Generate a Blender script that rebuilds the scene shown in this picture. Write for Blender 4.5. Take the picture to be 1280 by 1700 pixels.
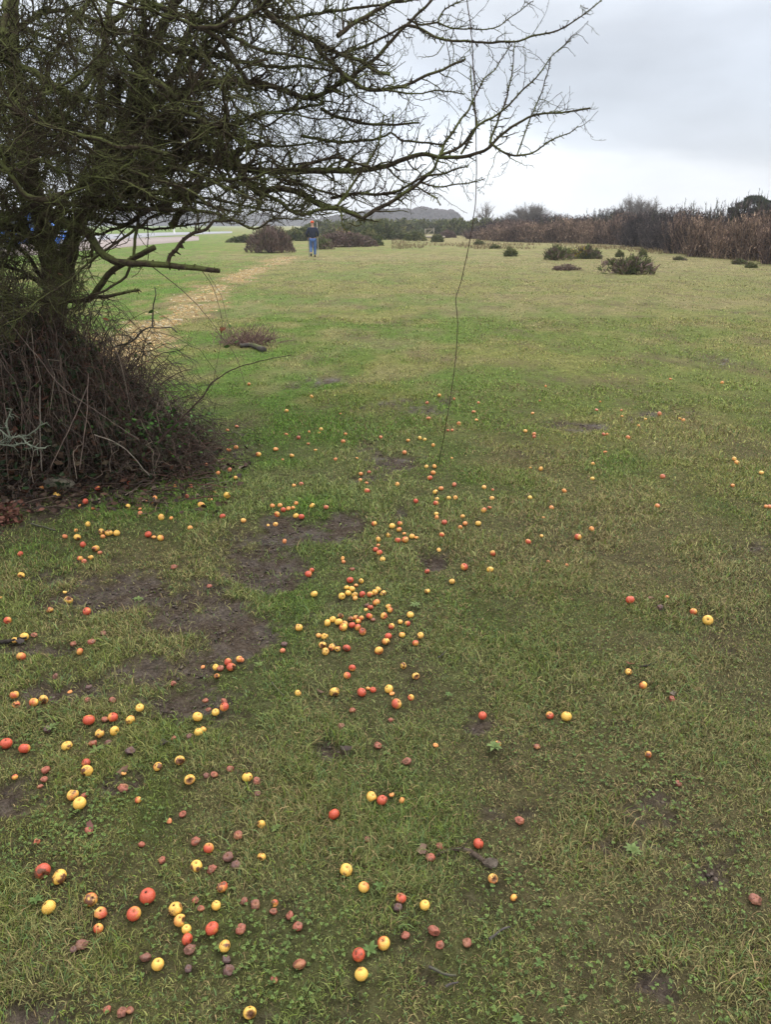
import bpy, bmesh, math, random
import numpy as np
from mathutils import Vector, Matrix
random.seed(5); rng = np.random.default_rng(7)
S = bpy.context.scene
for o in list(bpy.data.objects): bpy.data.objects.remove(o)
R = math.radians
# ---------------------------------------------------------------- camera, sky, sun, exposure
PITCH = R(21.2); F = 1230.0; CX, CY = 640.0, 850.0; CAMH = 1.6
cd = bpy.data.cameras.new('camera'); cam = bpy.data.objects.new('camera', cd); S.collection.objects.link(cam)
cam.location = (0, 0, CAMH); cam.rotation_euler = (R(90) - PITCH, 0, 0)
cd.sensor_fit = 'VERTICAL'; cd.sensor_height = 24; cd.lens = 24 * F / 1700; cd.clip_start = .02; cd.clip_end = 6000
S.camera = cam
S.view_settings.view_transform = 'Standard'; S.view_settings.look = 'None'
S.view_settings.exposure = 0.68; S.view_settings.gamma = 1.0
SUN_EL, SUN_AZ = R(48), R(35)
w = bpy.data.worlds.new('World'); S.world = w; w.use_nodes = True
nt = w.node_tree; N = nt.nodes; L = nt.links; N.clear()
out = N.new('ShaderNodeOutputWorld'); bg = N.new('ShaderNodeBackground')
sky = N.new('ShaderNodeTexSky'); sky.sky_type = 'NISHITA'; sky.sun_disc = False
sky.sun_elevation = SUN_EL; sky.sun_rotation = SUN_AZ
tc = N.new('ShaderNodeTexCoord'); sep = N.new('ShaderNodeSeparateXYZ'); L.new(tc.outputs['Generated'], sep.inputs[0])
mp = N.new('ShaderNodeMapping'); mp.inputs['Scale'].default_value = (1.0, 1.0, 3.6); mp.inputs['Location'].default_value = (.65, .2, .42)
L.new(tc.outputs['Generated'], mp.inputs[0])
nz = N.new('ShaderNodeTexNoise'); nz.inputs['Scale'].default_value = 1.7; nz.inputs['Detail'].default_value = 7; nz.inputs['Roughness'].default_value = .5
nz.inputs['Distortion'].default_value = .25
L.new(mp.outputs[0], nz.inputs[0])
def math_n(nodes, links, op, a, b=None, c=None, clamp=False):
    m = nodes.new('ShaderNodeMath'); m.operation = op; m.use_clamp = clamp
    for i, v in enumerate((a, b, c)):
        if v is None: continue
        if isinstance(v, (int, float)): m.inputs[i].default_value = v
        else: links.new(v, m.inputs[i])
    return m.outputs[0]
off = math_n(N, L, 'MULTIPLY_ADD', nz.outputs[0], .36, -.18)
el = math_n(N, L, 'ADD', sep.outputs[2], off)
rp = N.new('ShaderNodeValToRGB'); L.new(el, rp.inputs[0]); cr = rp.color_ramp
cr.elements[0].position = 0; cr.elements[0].color = (.60, .64, .68, 1)
cr.elements[1].position = 1; cr.elements[1].color = (.66, .66, .69, 1)
for p, c in ((.03, (.60, .635, .68, 1)), (.075, (.41, .45, .51, 1)), (.15, (.43, .465, .52, 1)), (.23, (.55, .58, .62, 1)), (.34, (.60, .615, .655, 1))):
    e = cr.elements.new(p); e.color = c
nz2 = N.new('ShaderNodeTexNoise'); nz2.inputs['Scale'].default_value = 2.6; nz2.inputs['Detail'].default_value = 6
mp2 = N.new('ShaderNodeMapping'); mp2.inputs['Scale'].default_value = (1, 1, 2.6); mp2.inputs['Location'].default_value = (3.1, 1.4, .3)
L.new(tc.outputs['Generated'], mp2.inputs[0]); L.new(mp2.outputs[0], nz2.inputs[0])
gain = N.new('ShaderNodeMapRange'); gain.inputs[1].default_value = .35; gain.inputs[2].default_value = .7; gain.inputs[3].default_value = .80; gain.inputs[4].default_value = 1.30
L.new(nz2.outputs[0], gain.inputs[0])
vm = N.new('ShaderNodeVectorMath'); vm.operation = 'SCALE'; L.new(rp.outputs[0], vm.inputs[0]); 
zen = N.new('ShaderNodeMapRange'); zen.inputs[1].default_value = .28; zen.inputs[2].default_value = .95; zen.inputs[3].default_value = 1.0; zen.inputs[4].default_value = 2.3   # an overcast sky is brightest overhead
L.new(sep.outputs[2], zen.inputs[0]); L.new(math_n(N, L, 'MULTIPLY', gain.outputs[0], zen.outputs[0]), vm.inputs['Scale'])
sc = N.new('ShaderNodeVectorMath'); sc.operation = 'SCALE'; L.new(sky.outputs[0], sc.inputs[0]); sc.inputs['Scale'].default_value = .10
mx = N.new('ShaderNodeMix'); mx.data_type = 'RGBA'; mx.inputs[0].default_value = .93
L.new(sc.outputs[0], mx.inputs[6]); L.new(vm.outputs[0], mx.inputs[7])
L.new(mx.outputs[2], bg.inputs[0]); bg.inputs[1].default_value = 1.0
L.new(bg.outputs[0], out.inputs[0])
sl = bpy.data.lights.new('sun', 'SUN'); sl.energy = 1.5; sl.angle = R(16); sl.color = (1, .96, .9)
so = bpy.data.objects.new('sun', sl); S.collection.objects.link(so)
sd = Vector((math.sin(SUN_AZ) * math.cos(SUN_EL), math.cos(SUN_AZ) * math.cos(SUN_EL), math.sin(SUN_EL)))
so.rotation_euler = sd.to_track_quat('Z', 'Y').to_euler()

# ---------------------------------------------------------------- helpers
SP, CP = math.sin(PITCH), math.cos(PITCH)
def P(px, py, dep):
    a = (px - CX) / F * dep; b = -(py - CY) / F * dep
    return np.array((a, b * SP + dep * CP, CAMH + b * CP - dep * SP))
def vnoise(x, y, seed=0):
    x = np.asarray(x, float); y = np.asarray(y, float)
    xi = np.floor(x).astype(np.int64); yi = np.floor(y).astype(np.int64); fx = x - xi; fy = y - yi
    fx = fx * fx * (3 - 2 * fx); fy = fy * fy * (3 - 2 * fy)
    def h(a, b):
        n = (a * 374761393 + b * 668265263 + seed * 974634777) & 0xffffffff
        n = ((n ^ (n >> 13)) * 1274126177) & 0xffffffff
        return ((n ^ (n >> 16)) & 0xffff) / 65535.0
    return (h(xi, yi) * (1 - fx) + h(xi + 1, yi) * fx) * (1 - fy) + (h(xi, yi + 1) * (1 - fx) + h(xi + 1, yi + 1) * fx) * fy
def fbm(x, y, seed=0, o=4):
    s = 0; a = .5; t = 0
    for i in range(o):
        s = s + a * vnoise(x, y, seed + i); t += a; a *= .55; x = np.asarray(x) * 2.03 + 7.1; y = np.asarray(y) * 2.03 + 3.3
    return s / t
def project(x, y, z=0.0):
    dz = z - CAMH; dep = y * CP - dz * SP; up = y * SP + dz * CP
    dep = np.maximum(dep, .05)
    return CX + F * x / dep, CY - F * up / dep, dep
def sstep(a, b, v):
    t = np.clip((v - a) / (b - a), 0, 1); return t * t * (3 - 2 * t)
MUD = [(205,985,120,34,1),(330,1010,95,45,1),(140,965,60,20,.8),(440,935,62,50,1),(475,885,40,28,1),(530,880,70,20,.75),(568,867,38,17,1),
 (395,1055,60,38,.9),(270,1100,120,40,.7),(330,1160,95,40,.62),(90,1150,90,26,.6),(110,1185,60,30,.5),(650,768,42,16,.8),(610,745,40,12,.5),
 (722,928,30,15,1.3),(666,851,18,7,1.1),(545,630,32,7,.75),(955,704,50,9,.75),(690,672,70,12,.55),(1060,1385,80,60,.42),
 (1080,1640,45,34,.45),(1190,1420,50,40,.40),(760,1435,60,18,.5),(70,1690,60,30,.6),(560,1250,30,12,.7),(200,1300,60,25,.6),(800,1205,24,14,.7),(480,1690,50,20,.5),
 (700,1640,80,24,.5),(780,1500,40,30,.5),(610,800,60,14,.4),(1080,690,60,14,.45),(1240,900,50,16,.4),(60,1075,60,12,.8),(1180,600,70,10,.35),(720,1330,60,20,.4),
 (500,640,50,9,.4),(240,940,90,16,.55),(430,1100,60,24,.55),(550,1010,60,22,.45),(20,1330,60,30,.5),(850,1350,60,20,.4)]
def mudmask(x, y):
    px, py, dep = project(x, y)
    n = fbm(np.asarray(x) * 5, np.asarray(y) * 5, 31, 4) - .5; n2 = fbm(np.asarray(x) * 14, np.asarray(y) * 14, 41, 3) - .5
    m = np.zeros_like(px)
    for cx, cy, rx, ry, s in MUD:
        d = np.sqrt(((px - cx) / rx / 1.05) ** 2 + ((py - cy) / ry / 1.05) ** 2)
        m = np.maximum(m, s * np.clip(1.5 - d, 0, 1))
    m = np.where((m > 0.01), m + (n * 1.0 + n2 * .8), 0)
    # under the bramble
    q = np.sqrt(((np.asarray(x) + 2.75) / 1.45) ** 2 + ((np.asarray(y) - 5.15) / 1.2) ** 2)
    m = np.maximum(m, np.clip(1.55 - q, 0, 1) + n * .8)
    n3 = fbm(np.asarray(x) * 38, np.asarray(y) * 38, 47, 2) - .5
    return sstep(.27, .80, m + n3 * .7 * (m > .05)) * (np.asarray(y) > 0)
PATHC = [(150,600),(215,575),(285,530),(330,500),(375,472),(425,448),(480,427)]
def ground_pt(px, py, z=0.0):
    a = (px - CX) / F; b = -(py - CY) / F
    d = np.array((a, b * SP + CP, b * CP - SP)); t = (z - CAMH) / d[2]
    return np.array((d[0] * t, d[1] * t, z))
PW = np.array([ground_pt(*c)[:2] for c in PATHC])
def pathmask(x, y):
    x = np.asarray(x, float); y = np.asarray(y, float); best = np.full(x.shape, 1e9)
    for a, b in zip(PW[:-1], PW[1:]):
        ab = b - a; t = np.clip(((x - a[0]) * ab[0] + (y - a[1]) * ab[1]) / (ab @ ab), 0, 1)
        best = np.minimum(best, np.hypot(x - a[0] - t * ab[0], y - a[1] - t * ab[1]))
    n = fbm(x * 1.2, y * 1.2, 77, 4) - .5
    return sstep(.72, .15, best + n * 2.2)
def hgt(x, y):
    x = np.asarray(x, float); y = np.asarray(y, float)
    h = .045 * (fbm(x * .9, y * .9, 3, 2) - .5) + .020 * (vnoise(x * 5, y * 5, 9) - .5) + .012 * (vnoise(x * 14, y * 14, 19) - .5)
    near = sstep(14, 6, y)
    h = h * (.25 + .75 * near)
    px, py, d = project(x, y)
    for cx, cy, rx, ry, dd in ((722, 928, 26, 13, .045), (666, 851, 18, 7, .03), (310, 1000, 26, 12, .03), (1, 1, 1, 1, 0)):
        q = ((px - cx) / rx) ** 2 + ((py - cy) / ry) ** 2
        h = h - dd * np.exp(-q * .8)
    return h
def new_mesh(name, V, faces_flat, counts, smooth=True):
    me = bpy.data.meshes.new(name); V = np.asarray(V, np.float32)
    me.vertices.add(len(V)); me.vertices.foreach_set('co', V.ravel())
    fl = np.asarray(faces_flat, np.int32); ct = np.asarray(counts, np.int32)
    me.loops.add(len(fl)); me.loops.foreach_set('vertex_index', fl)
    me.polygons.add(len(ct)); st = np.concatenate(([0], np.cumsum(ct)[:-1])).astype(np.int32)
    me.polygons.foreach_set('loop_start', st)
    try: me.polygons.foreach_set('loop_total', ct)
    except Exception: pass
    if smooth: me.polygons.foreach_set('use_smooth', np.ones(len(ct), bool))
    me.update(calc_edges=True); me.validate(verbose=False)
    return me
def setcol(me, col, name='Col'):
    a = me.attributes.new(name, 'FLOAT_COLOR', 'POINT')
    c = np.ones((len(me.vertices), 4), np.float32); col = np.asarray(col, np.float32); c[:, :col.shape[1]] = col
    a.data.foreach_set('color', c.ravel())
def link(name, me, mat, parent=None, label=None, cat=None, group=None, kind=None):
    if isinstance(mat, Mat): mat = mat.m
    o = bpy.data.objects.new(name, me); S.collection.objects.link(o)
    if mat and me is not None and not me.materials: me.materials.append(mat)
    if parent: o.parent = parent
    return tag(o, label, cat, group, kind)
def tag(o, label=None, cat=None, group=None, kind=None):
    if label: o['label'] = label
    if cat: o['category'] = cat
    if group: o['group'] = group
    if kind: o['kind'] = kind
    return o
def empty(name, loc, label, cat, group=None, rz=0):
    o = bpy.data.objects.new(name, None); S.collection.objects.link(o); o.location = loc; o.rotation_euler = (0, 0, rz); o.empty_display_size = .1
    return tag(o, label, cat, group)
class Tubes:
    """collects polylines, all joined into one mesh"""
    def __init__(s): s.V = []; s.Fq = []; s.Ft = []; s.n = 0; s.C = []
    def add(s, Pt, Rd, sides=3, col=None, cap=False):
        Pt = np.asarray(Pt, float); Rd = np.asarray(Rd, float)
        if Pt.ndim == 2: Pt = Pt[None]; Rd = Rd[None]
        M, K, _ = Pt.shape
        if M == 0: return
        T = np.gradient(Pt, axis=1); T /= np.linalg.norm(T, axis=2, keepdims=True) + 1e-9
        mt = T.mean(1); ref = np.where((np.abs(mt[:, 2]) < .75)[:, None], np.array((0., 0, 1)), np.array((1., 0, 0)))[:, None, :]
        A = np.cross(T, ref); A /= np.linalg.norm(A, axis=2, keepdims=True) + 1e-9; B = np.cross(T, A)
        an = np.arange(sides) * 2 * math.pi / sides
        ring = Pt[:, :, None, :] + Rd[:, :, None, None] * (A[:, :, None, :] * np.cos(an)[None, None, :, None] + B[:, :, None, :] * np.sin(an)[None, None, :, None])
        V = ring.reshape(-1, 3)
        idx = np.arange(M * K * sides).reshape(M, K, sides) + s.n
        a = idx[:, :-1, :]; b = np.roll(idx, -1, 2)[:, :-1, :]; c = np.roll(idx, -1, 2)[:, 1:, :]; d = idx[:, 1:, :]
        s.Fq.append(np.stack((a, b, c, d), -1).reshape(-1, 4))
        s.V.append(V)
        if col is None: col = np.ones((M, 3))
        col = np.asarray(col, float)
        if col.ndim == 1: col = np.tile(col, (M, 1))
        s.C.append(np.repeat(col, K * sides, 0))
        s.n += len(V)
        if cap:
            for e in (0, K - 1):
                cv = Pt[:, e]; ci = np.arange(M) + s.n; s.V.append(cv); s.C.append(col); s.n += M
                r = idx[:, e, :]; s.Ft.append(np.stack((r, np.roll(r, -1, 1), np.repeat(ci[:, None], sides, 1)), -1).reshape(-1, 3))
    def tris(s, V, Fc, col):
        s.Ft.append(np.asarray(Fc) + s.n); s.V.append(np.asarray(V)); s.C.append(np.asarray(col)); s.n += len(V)
    def quads(s, V, Fc, col):
        s.Fq.append(np.asarray(Fc) + s.n); s.V.append(np.asarray(V)); s.C.append(np.asarray(col)); s.n += len(V)
    def mesh(s, name, smooth=True):
        V = np.concatenate(s.V); C = np.concatenate(s.C)
        q = np.concatenate(s.Fq) if s.Fq else np.zeros((0, 4), int); t = np.concatenate(s.Ft) if s.Ft else np.zeros((0, 3), int)
        me = new_mesh(name, V, np.concatenate((q.ravel(), t.ravel())), np.concatenate((np.full(len(q), 4), np.full(len(t), 3))), smooth)
        setcol(me, C); return me
def unit(v): return v / (np.linalg.norm(v, axis=-1, keepdims=True) + 1e-9)
def spline(pts, step=.05, wig=0.0):
    pts = np.asarray(pts, float)
    if len(pts) == 2: pts = np.vstack((pts[0], (pts[0] + pts[1]) / 2, pts[1]))
    D = pts.shape[1]; p = np.vstack((2 * pts[0] - pts[1], pts, 2 * pts[-1] - pts[-2])); o = []
    for i in range(1, len(p) - 2):
        n = max(2, int(np.linalg.norm(p[i + 1][:3] - p[i][:3]) / step))
        t = np.linspace(0, 1, n, endpoint=False)[:, None]
        o.append(.5 * ((2 * p[i]) + (-p[i - 1] + p[i + 1]) * t + (2 * p[i - 1] - 5 * p[i] + 4 * p[i + 1] - p[i + 2]) * t ** 2 + (-p[i - 1] + 3 * p[i] - 3 * p[i + 1] + p[i + 2]) * t ** 3))
    o = np.vstack(o + [pts[-1:]])
    if wig: 
        j = rng.normal(0, wig, (len(o), 3)); j[0] = 0; j = (j + np.roll(j, 1, 0)) / 2; o[:, :3] += j
    return o
def grow(PL, RL, ids, per_m, l0, l1, K, spread, rr, wig, up=0.0, r0=.0015, tmin=.05, taper=.35, lenpow=1.0):
    """PL: list of (K,3) parents. returns children arrays (M,K,3),(M,K),ids"""
    sp = []; dr = []; rad = []; cid = []; fr = []
    for Pp, Rr, i in zip(PL, RL, ids):
        seg = np.linalg.norm(np.diff(Pp, axis=0), axis=1); tot = seg.sum(); n = rng.poisson(per_m * tot)
        if n == 0: continue
        cu = np.concatenate(([0], np.cumsum(seg))); t = rng.uniform(tmin, 1, n) * tot
        k = np.clip(np.searchsorted(cu, t) - 1, 0, len(seg) - 1); f = ((t - cu[k]) / (seg[k] + 1e-9))[:, None]
        sp.append(Pp[k] * (1 - f) + Pp[k + 1] * f); dr.append(unit(Pp[k + 1] - Pp[k])); rad.append(Rr[k]); cid.append(np.full(n, i)); fr.append(t / tot)
    if not sp: return np.zeros((0, K, 3)), np.zeros((0, K)), np.zeros(0, int)
    sp = np.concatenate(sp); dr = np.concatenate(dr); rad = np.concatenate(rad); cid = np.concatenate(cid); fr = np.concatenate(fr); M = len(sp)
    rv = unit(np.cross(dr, rng.normal(size=(M, 3))))
    an = rng.uniform(spread[0], spread[1], M)[:, None]
    d = unit(dr * np.cos(an) + rv * np.sin(an) + np.array((0, 0, up)))
    ln = rng.uniform(l0, l1, M) * (1 - .45 * fr)
    st = (ln / (K - 1))[:, None]; pts = [sp]
    for k in range(1, K):
        d = unit(d + rng.normal(0, wig, (M, 3)) + np.array((0, 0, up * .3)))
        pts.append(pts[-1] + d * st)
    PT = np.stack(pts, 1)
    rb = np.minimum(np.maximum(rad * rr, r0), rad * .95)
    RD = rb[:, None] * np.linspace(1, taper, K)[None] ; RD = np.maximum(RD, r0 * .55)
    return PT, RD, cid
# ---- material helpers
class Mat:
    def __init__(s, name, rough=.7, spec=.3):
        s.m = bpy.data.materials.new(name); s.m.use_nodes = True; s.N = s.m.node_tree.nodes; s.L = s.m.node_tree.links
        s.b = s.N['Principled BSDF']; s.b.inputs['Roughness'].default_value = rough; s.b.inputs['Specular IOR Level'].default_value = spec
    def inp(s, sock, v):
        if v is None: return
        if isinstance(v, (int, float)): sock.default_value = v
        elif isinstance(v, tuple): sock.default_value = v if len(v) == 4 or len(sock.default_value) == 3 else v + (1,)
        else: s.L.new(v, sock)
    def noise(s, scale, detail=4, rough=.6, vec=None, dist=0, w=None):
        n = s.N.new('ShaderNodeTexNoise'); n.inputs['Scale'].default_value = scale; n.inputs['Detail'].default_value = detail
        n.inputs['Roughness'].default_value = rough; n.inputs['Distortion'].default_value = dist
        if w is not None: n.noise_dimensions = '4D'; s.inp(n.inputs['W'], w)
        s.L.new(vec if vec else s.obj(), n.inputs['Vector']); return n.outputs['Fac']
    def obj(s, kind='Object'):
        return s.N.new('ShaderNodeTexCoord').outputs[kind]
    def pos(s): return s.N.new('ShaderNodeNewGeometry').outputs['Position']
    def attr(s, name='Col', o='Color'):
        a = s.N.new('ShaderNodeAttribute'); a.attribute_name = name; return a.outputs[o]
    def ramp(s, f, els, interp='LINEAR'):
        r = s.N.new('ShaderNodeValToRGB'); s.inp(r.inputs[0], f); c = r.color_ramp; c.interpolation = interp
        while len(c.elements) > 1: c.elements.remove(c.elements[-1])
        c.elements[0].position = els[0][0]; c.elements[0].color = tuple(els[0][1]) + (1,)
        for p, q in els[1:]:
            e = c.elements.new(p); e.color = tuple(q) + (1,)
        return r.outputs[0]
    def mix(s, f, a, b, mode='MIX'):
        m = s.N.new('ShaderNodeMix'); m.data_type = 'RGBA'; m.blend_type = mode; s.inp(m.inputs[0], f); s.inp(m.inputs[6], a); s.inp(m.inputs[7], b); return m.outputs[2]
    def math(s, op, a, b=None, c=None, clamp=False): return math_n(s.N, s.L, op, a, b, c, clamp)
    def rng(s, v, a, b, c=0, d=1):
        m = s.N.new('ShaderNodeMapRange'); s.inp(m.inputs[0], v); m.inputs[1].default_value = a; m.inputs[2].default_value = b; m.inputs[3].default_value = c; m.inputs[4].default_value = d; return m.outputs[0]
    def bump(s, h, st=.5, dist=.01):
        b = s.N.new('ShaderNodeBump'); b.inputs['Strength'].default_value = st; b.inputs['Distance'].default_value = dist; s.L.new(h, b.inputs['Height']); s.L.new(b.outputs[0], s.b.inputs['Normal'])
    def color(s, c): s.inp(s.b.inputs['Base Color'], c); return s
    def sep(s, v):
        x = s.N.new('ShaderNodeSeparateXYZ'); s.L.new(v, x.inputs[0]); return x.outputs
def attr_mat(name, rough=.7, spec=.2, trans=0.0, nscale=9, lo=.75, hi=1.25):
    m = Mat(name, rough, spec); c = m.attr()
    f = m.noise(nscale, 3); g = m.rng(f, .3, .7, lo, hi)
    v = m.N.new('ShaderNodeVectorMath'); v.operation = 'SCALE'; m.L.new(c, v.inputs[0]); m.L.new(g, v.inputs['Scale'])
    m.L.new(v.outputs[0], m.b.inputs['Base Color'])
    if trans: m.b.inputs['Subsurface Weight'].default_value = 0
    return m

# ---------------------------------------------------------------- materials
def bark_mat(name, moss=.5, dark=(.028, .021, .016), lite=(.10, .082, .062), green=(.11, .115, .04)):
    m = Mat(name, .9, .06); v = m.obj()
    f = m.noise(26, 5, .7, v); c = m.ramp(f, [(.3, dark), (.7, lite)])
    g = m.noise(5.5, 5, .65, v); n = m.N.new('ShaderNodeNewGeometry'); nz_ = m.sep(n.outputs['Normal'])[2]
    gm = m.rng(m.math('ADD', g, m.math('MULTIPLY', nz_, .12)), .62 - moss * .22, .72 - moss * .18)
    gc = m.mix(m.noise(40, 2, .5, v), tuple(q * .75 for q in green), (.13, .145, .05))
    c = m.mix(gm, c, gc)
    m.color(c); m.bump(f, .7, .01); return m
M_bark = bark_mat('bark', .60, (.022, .016, .011), (.092, .070, .046)); M_bark2 = bark_mat('far_bark', .2, (.055, .048, .044), (.12, .105, .095), (.10, .10, .07))
M_twig = bark_mat('winter_twigs', .0, (.10, .085, .075), (.22, .19, .165), (.2, .19, .14))
M_dead = bark_mat('dead_wood', -.3, (.010, .009, .008), (.07, .06, .05))
M_leafmix = attr_mat('leaf', .65, .18)
M_cane = attr_mat('cane', .65, .25, nscale=20, lo=.6, hi=1.4)
M_bush = attr_mat('bush', .8, .1, nscale=3, lo=.8, hi=1.2)

def ground_material():
    m = Mat('turf', .9, .12); p = m.pos(); c = m.attr('Col'); a = m.attr('Mask'); sx = m.N.new('ShaderNodeSeparateColor'); m.L.new(a, sx.inputs[0])
    mud, pth, nearf = sx.outputs[0], sx.outputs[1], sx.outputs[2]
    f1 = m.noise(26, 6, .75, p); f2 = m.noise(6, 5, .7, p); f3 = m.noise(90, 3, .7, p)
    mpn = m.N.new('ShaderNodeMapping'); mpn.inputs['Scale'].default_value = (1, .45, 1); m.L.new(p, mpn.inputs[0])
    f4 = m.noise(1.3, 6, .72, mpn.outputs[0])
    g = m.math('MULTIPLY', m.rng(f1, .3, .7, .55, 1.45), m.rng(f2, .3, .7, .72, 1.28))
    v = m.N.new('ShaderNodeVectorMath'); v.operation = 'SCALE'; m.L.new(c, v.inputs[0]); m.L.new(g, v.inputs['Scale'])
    brown = m.mix(f3, (.105, .075, .042), (.19, .15, .085))
    c1 = m.mix(m.rng(f4, .48, .66, 0, .8), v.outputs[0], brown)
    soil = m.ramp(f1, [(.3, (.022, .017, .011)), (.5, (.048, .038, .024)), (.72, (.11, .09, .058))])  # soil ramp darkened to paint in the shade between near blades
    c2 = m.mix(m.math('MULTIPLY', nearf, m.rng(f2, .35, .65, .5, .95)), c1, soil)
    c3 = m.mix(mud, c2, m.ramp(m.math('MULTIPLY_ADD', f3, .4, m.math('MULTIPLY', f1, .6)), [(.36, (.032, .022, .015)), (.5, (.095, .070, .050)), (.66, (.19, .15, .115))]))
    c4 = m.mix(m.math('MULTIPLY', pth, m.rng(f2, .36, .58, .35, 1)), c3, m.mix(f3, (.24, .165, .08), (.46, .34, .18)))
    m.color(c4)
    wet = m.math('MULTIPLY', mud, m.rng(f2, .45, .62, 0, 1), clamp=True)
    m.L.new(m.rng(wet, 0, 1, .92, .42), m.b.inputs['Roughness'])
    m.L.new(m.rng(wet, 0, 1, .08, .38), m.b.inputs['Specular IOR Level'])
    h = m.math('ADD', m.math('MULTIPLY', f1, 1.0), m.math('MULTIPLY', f3, .5)); m.bump(h, 1.0, .05)
    return m.m
M_ground = ground_material()

# ---------------------------------------------------------------- ground colour rules shared by turf and blades
GREEN = np.array((.124, .176, .036)); LUSH = np.array((.112, .198, .034)); OLIVE = np.array((.205, .212, .060)); STRAW = np.array((.265, .225, .11)); BLUEG = np.array((.110, .170, .060))
def turf_colour(x, y, jitter=0.0):
    x = np.asarray(x, float); y = np.asarray(y, float)
    px, py, _ = project(x, y)
    a = fbm(x * .55, y * .4, 51, 4); b = fbm(x * 2.4, y * 1.7, 61, 4); c = fbm(x * .16, y * .12, 71, 3)
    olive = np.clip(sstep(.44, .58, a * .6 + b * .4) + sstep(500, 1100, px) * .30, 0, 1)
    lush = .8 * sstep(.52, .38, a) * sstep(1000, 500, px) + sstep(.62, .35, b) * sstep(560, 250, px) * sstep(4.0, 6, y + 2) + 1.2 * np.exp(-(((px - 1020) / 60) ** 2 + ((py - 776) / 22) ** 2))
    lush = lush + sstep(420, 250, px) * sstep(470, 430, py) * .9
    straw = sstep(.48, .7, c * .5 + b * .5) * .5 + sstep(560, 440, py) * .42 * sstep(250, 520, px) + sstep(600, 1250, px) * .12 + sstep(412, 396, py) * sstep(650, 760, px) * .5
    k = GREEN[None] * np.ones(x.shape)[..., None]
    k = k + (OLIVE - k) * olive[..., None]; k = k + (LUSH - k) * np.clip(lush, 0, .9)[..., None]; k = k + (STRAW - k) * np.clip(straw, 0, .8)[..., None]
    return k
def build_ground():
    ys = np.concatenate((np.arange(-5, .5, .25), np.arange(.5, 6.5, .022), 6.5 * (1500 / 6.5) ** np.linspace(0, 1, 230)))
    u = np.linspace(-1, 1, 380); u = np.sign(u) * (np.abs(u) ** 1.25)
    X = u[None, :] * (3.5 + 1.15 * np.abs(ys))[:, None]; Y = ys[:, None] * np.ones_like(X)
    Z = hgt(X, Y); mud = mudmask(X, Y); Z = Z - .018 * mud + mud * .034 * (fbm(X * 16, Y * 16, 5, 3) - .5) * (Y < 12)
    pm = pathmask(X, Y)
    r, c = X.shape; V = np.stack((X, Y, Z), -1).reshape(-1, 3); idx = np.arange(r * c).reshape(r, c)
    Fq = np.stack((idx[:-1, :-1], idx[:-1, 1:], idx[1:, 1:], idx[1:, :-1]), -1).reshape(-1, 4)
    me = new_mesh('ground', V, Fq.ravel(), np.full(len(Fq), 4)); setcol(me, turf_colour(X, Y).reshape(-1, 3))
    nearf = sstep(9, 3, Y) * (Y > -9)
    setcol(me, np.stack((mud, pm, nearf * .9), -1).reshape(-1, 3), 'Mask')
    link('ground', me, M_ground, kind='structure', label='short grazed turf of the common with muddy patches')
build_ground()

# ---------------------------------------------------------------- crab apples (list read from the photograph, region by region)
AP = {}
AP[(0,1380,2.977)] = "208,197,78,r 292,226,76,y 238,376,72,Y 447,338,66,o 495,406,64,o 484,480,50,O 402,562,60,B 362,585,30,B 727,320,80,r 660,408,70,O 865,384,72,e 889,441,62,e 920,484,48,Y 923,533,56,R 936,585,58,B 716,622,62,B 778,658,62,Y 930,680,34,G 1047,481,68,R 1095,274,58,o 1067,367,50,Y 1108,570,62,e 1190,484,56,P 1115,634,50,G 1131,685,60,B 969,172,62,y 1030,83,52,O 1125,128,56,B 1165,166,48,B 1042,188,52,P 965,53,46,P 1176,19,46,P 698,66,36,P 801,141,40,P 966,340,36,P 992,382,34,P 1203,344,40,B 1262,362,50,B 530,880,40,P 600,892,50,B 640,886,42,P 1233,897,66,e 440,3,36,P"
AP[(0,1080,2.977)] = "102,30,46,O 392,5,36,O 272,127,34,B 68,220,44,O 77,267,40,o 164,256,46,O 213,243,48,o 437,344,58,O 556,330,50,R 516,341,34,P 642,343,48,y 689,283,42,Y 555,244,36,P 491,409,48,e 564,397,48,Y 458,458,44,P 530,455,34,B 28,459,58,R 118,484,56,R 329,471,52,e 234,390,44,G 645,495,54,G 423,555,46,r 428,594,60,y 223,591,48,P 216,636,38,P 195,672,34,P 71,625,28,O 357,713,58,e 414,718,36,P 391,755,66,Y 609,677,52,P 681,738,36,o 887,543,50,e 778,574,46,o 936,638,54,e 1021,617,32,B 1058,614,40,P 1137,585,36,P 1221,626,52,y 1266,645,44,P 1272,706,36,B 902,808,44,P 833,842,26,P 436,890,44,P 1176,912,48,P 964,942,44,P 975,327,50,Y 1064,305,38,Y 1107,279,48,O 1105,250,34,P 1029,292,28,P 1013,247,34,P 980,403,44,Y 1004,390,32,O 936,424,36,B 855,433,30,P 1126,58,42,O 1142,82,48,o 1088,88,36,P 1064,82,32,Y 1182,42,34,O 1071,126,30,o 855,163,28,P 1002,82,22,P 428,245,30,P 344,205,24,P 436,180,36,G 610,606,26,P 180,945,24,P"
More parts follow.
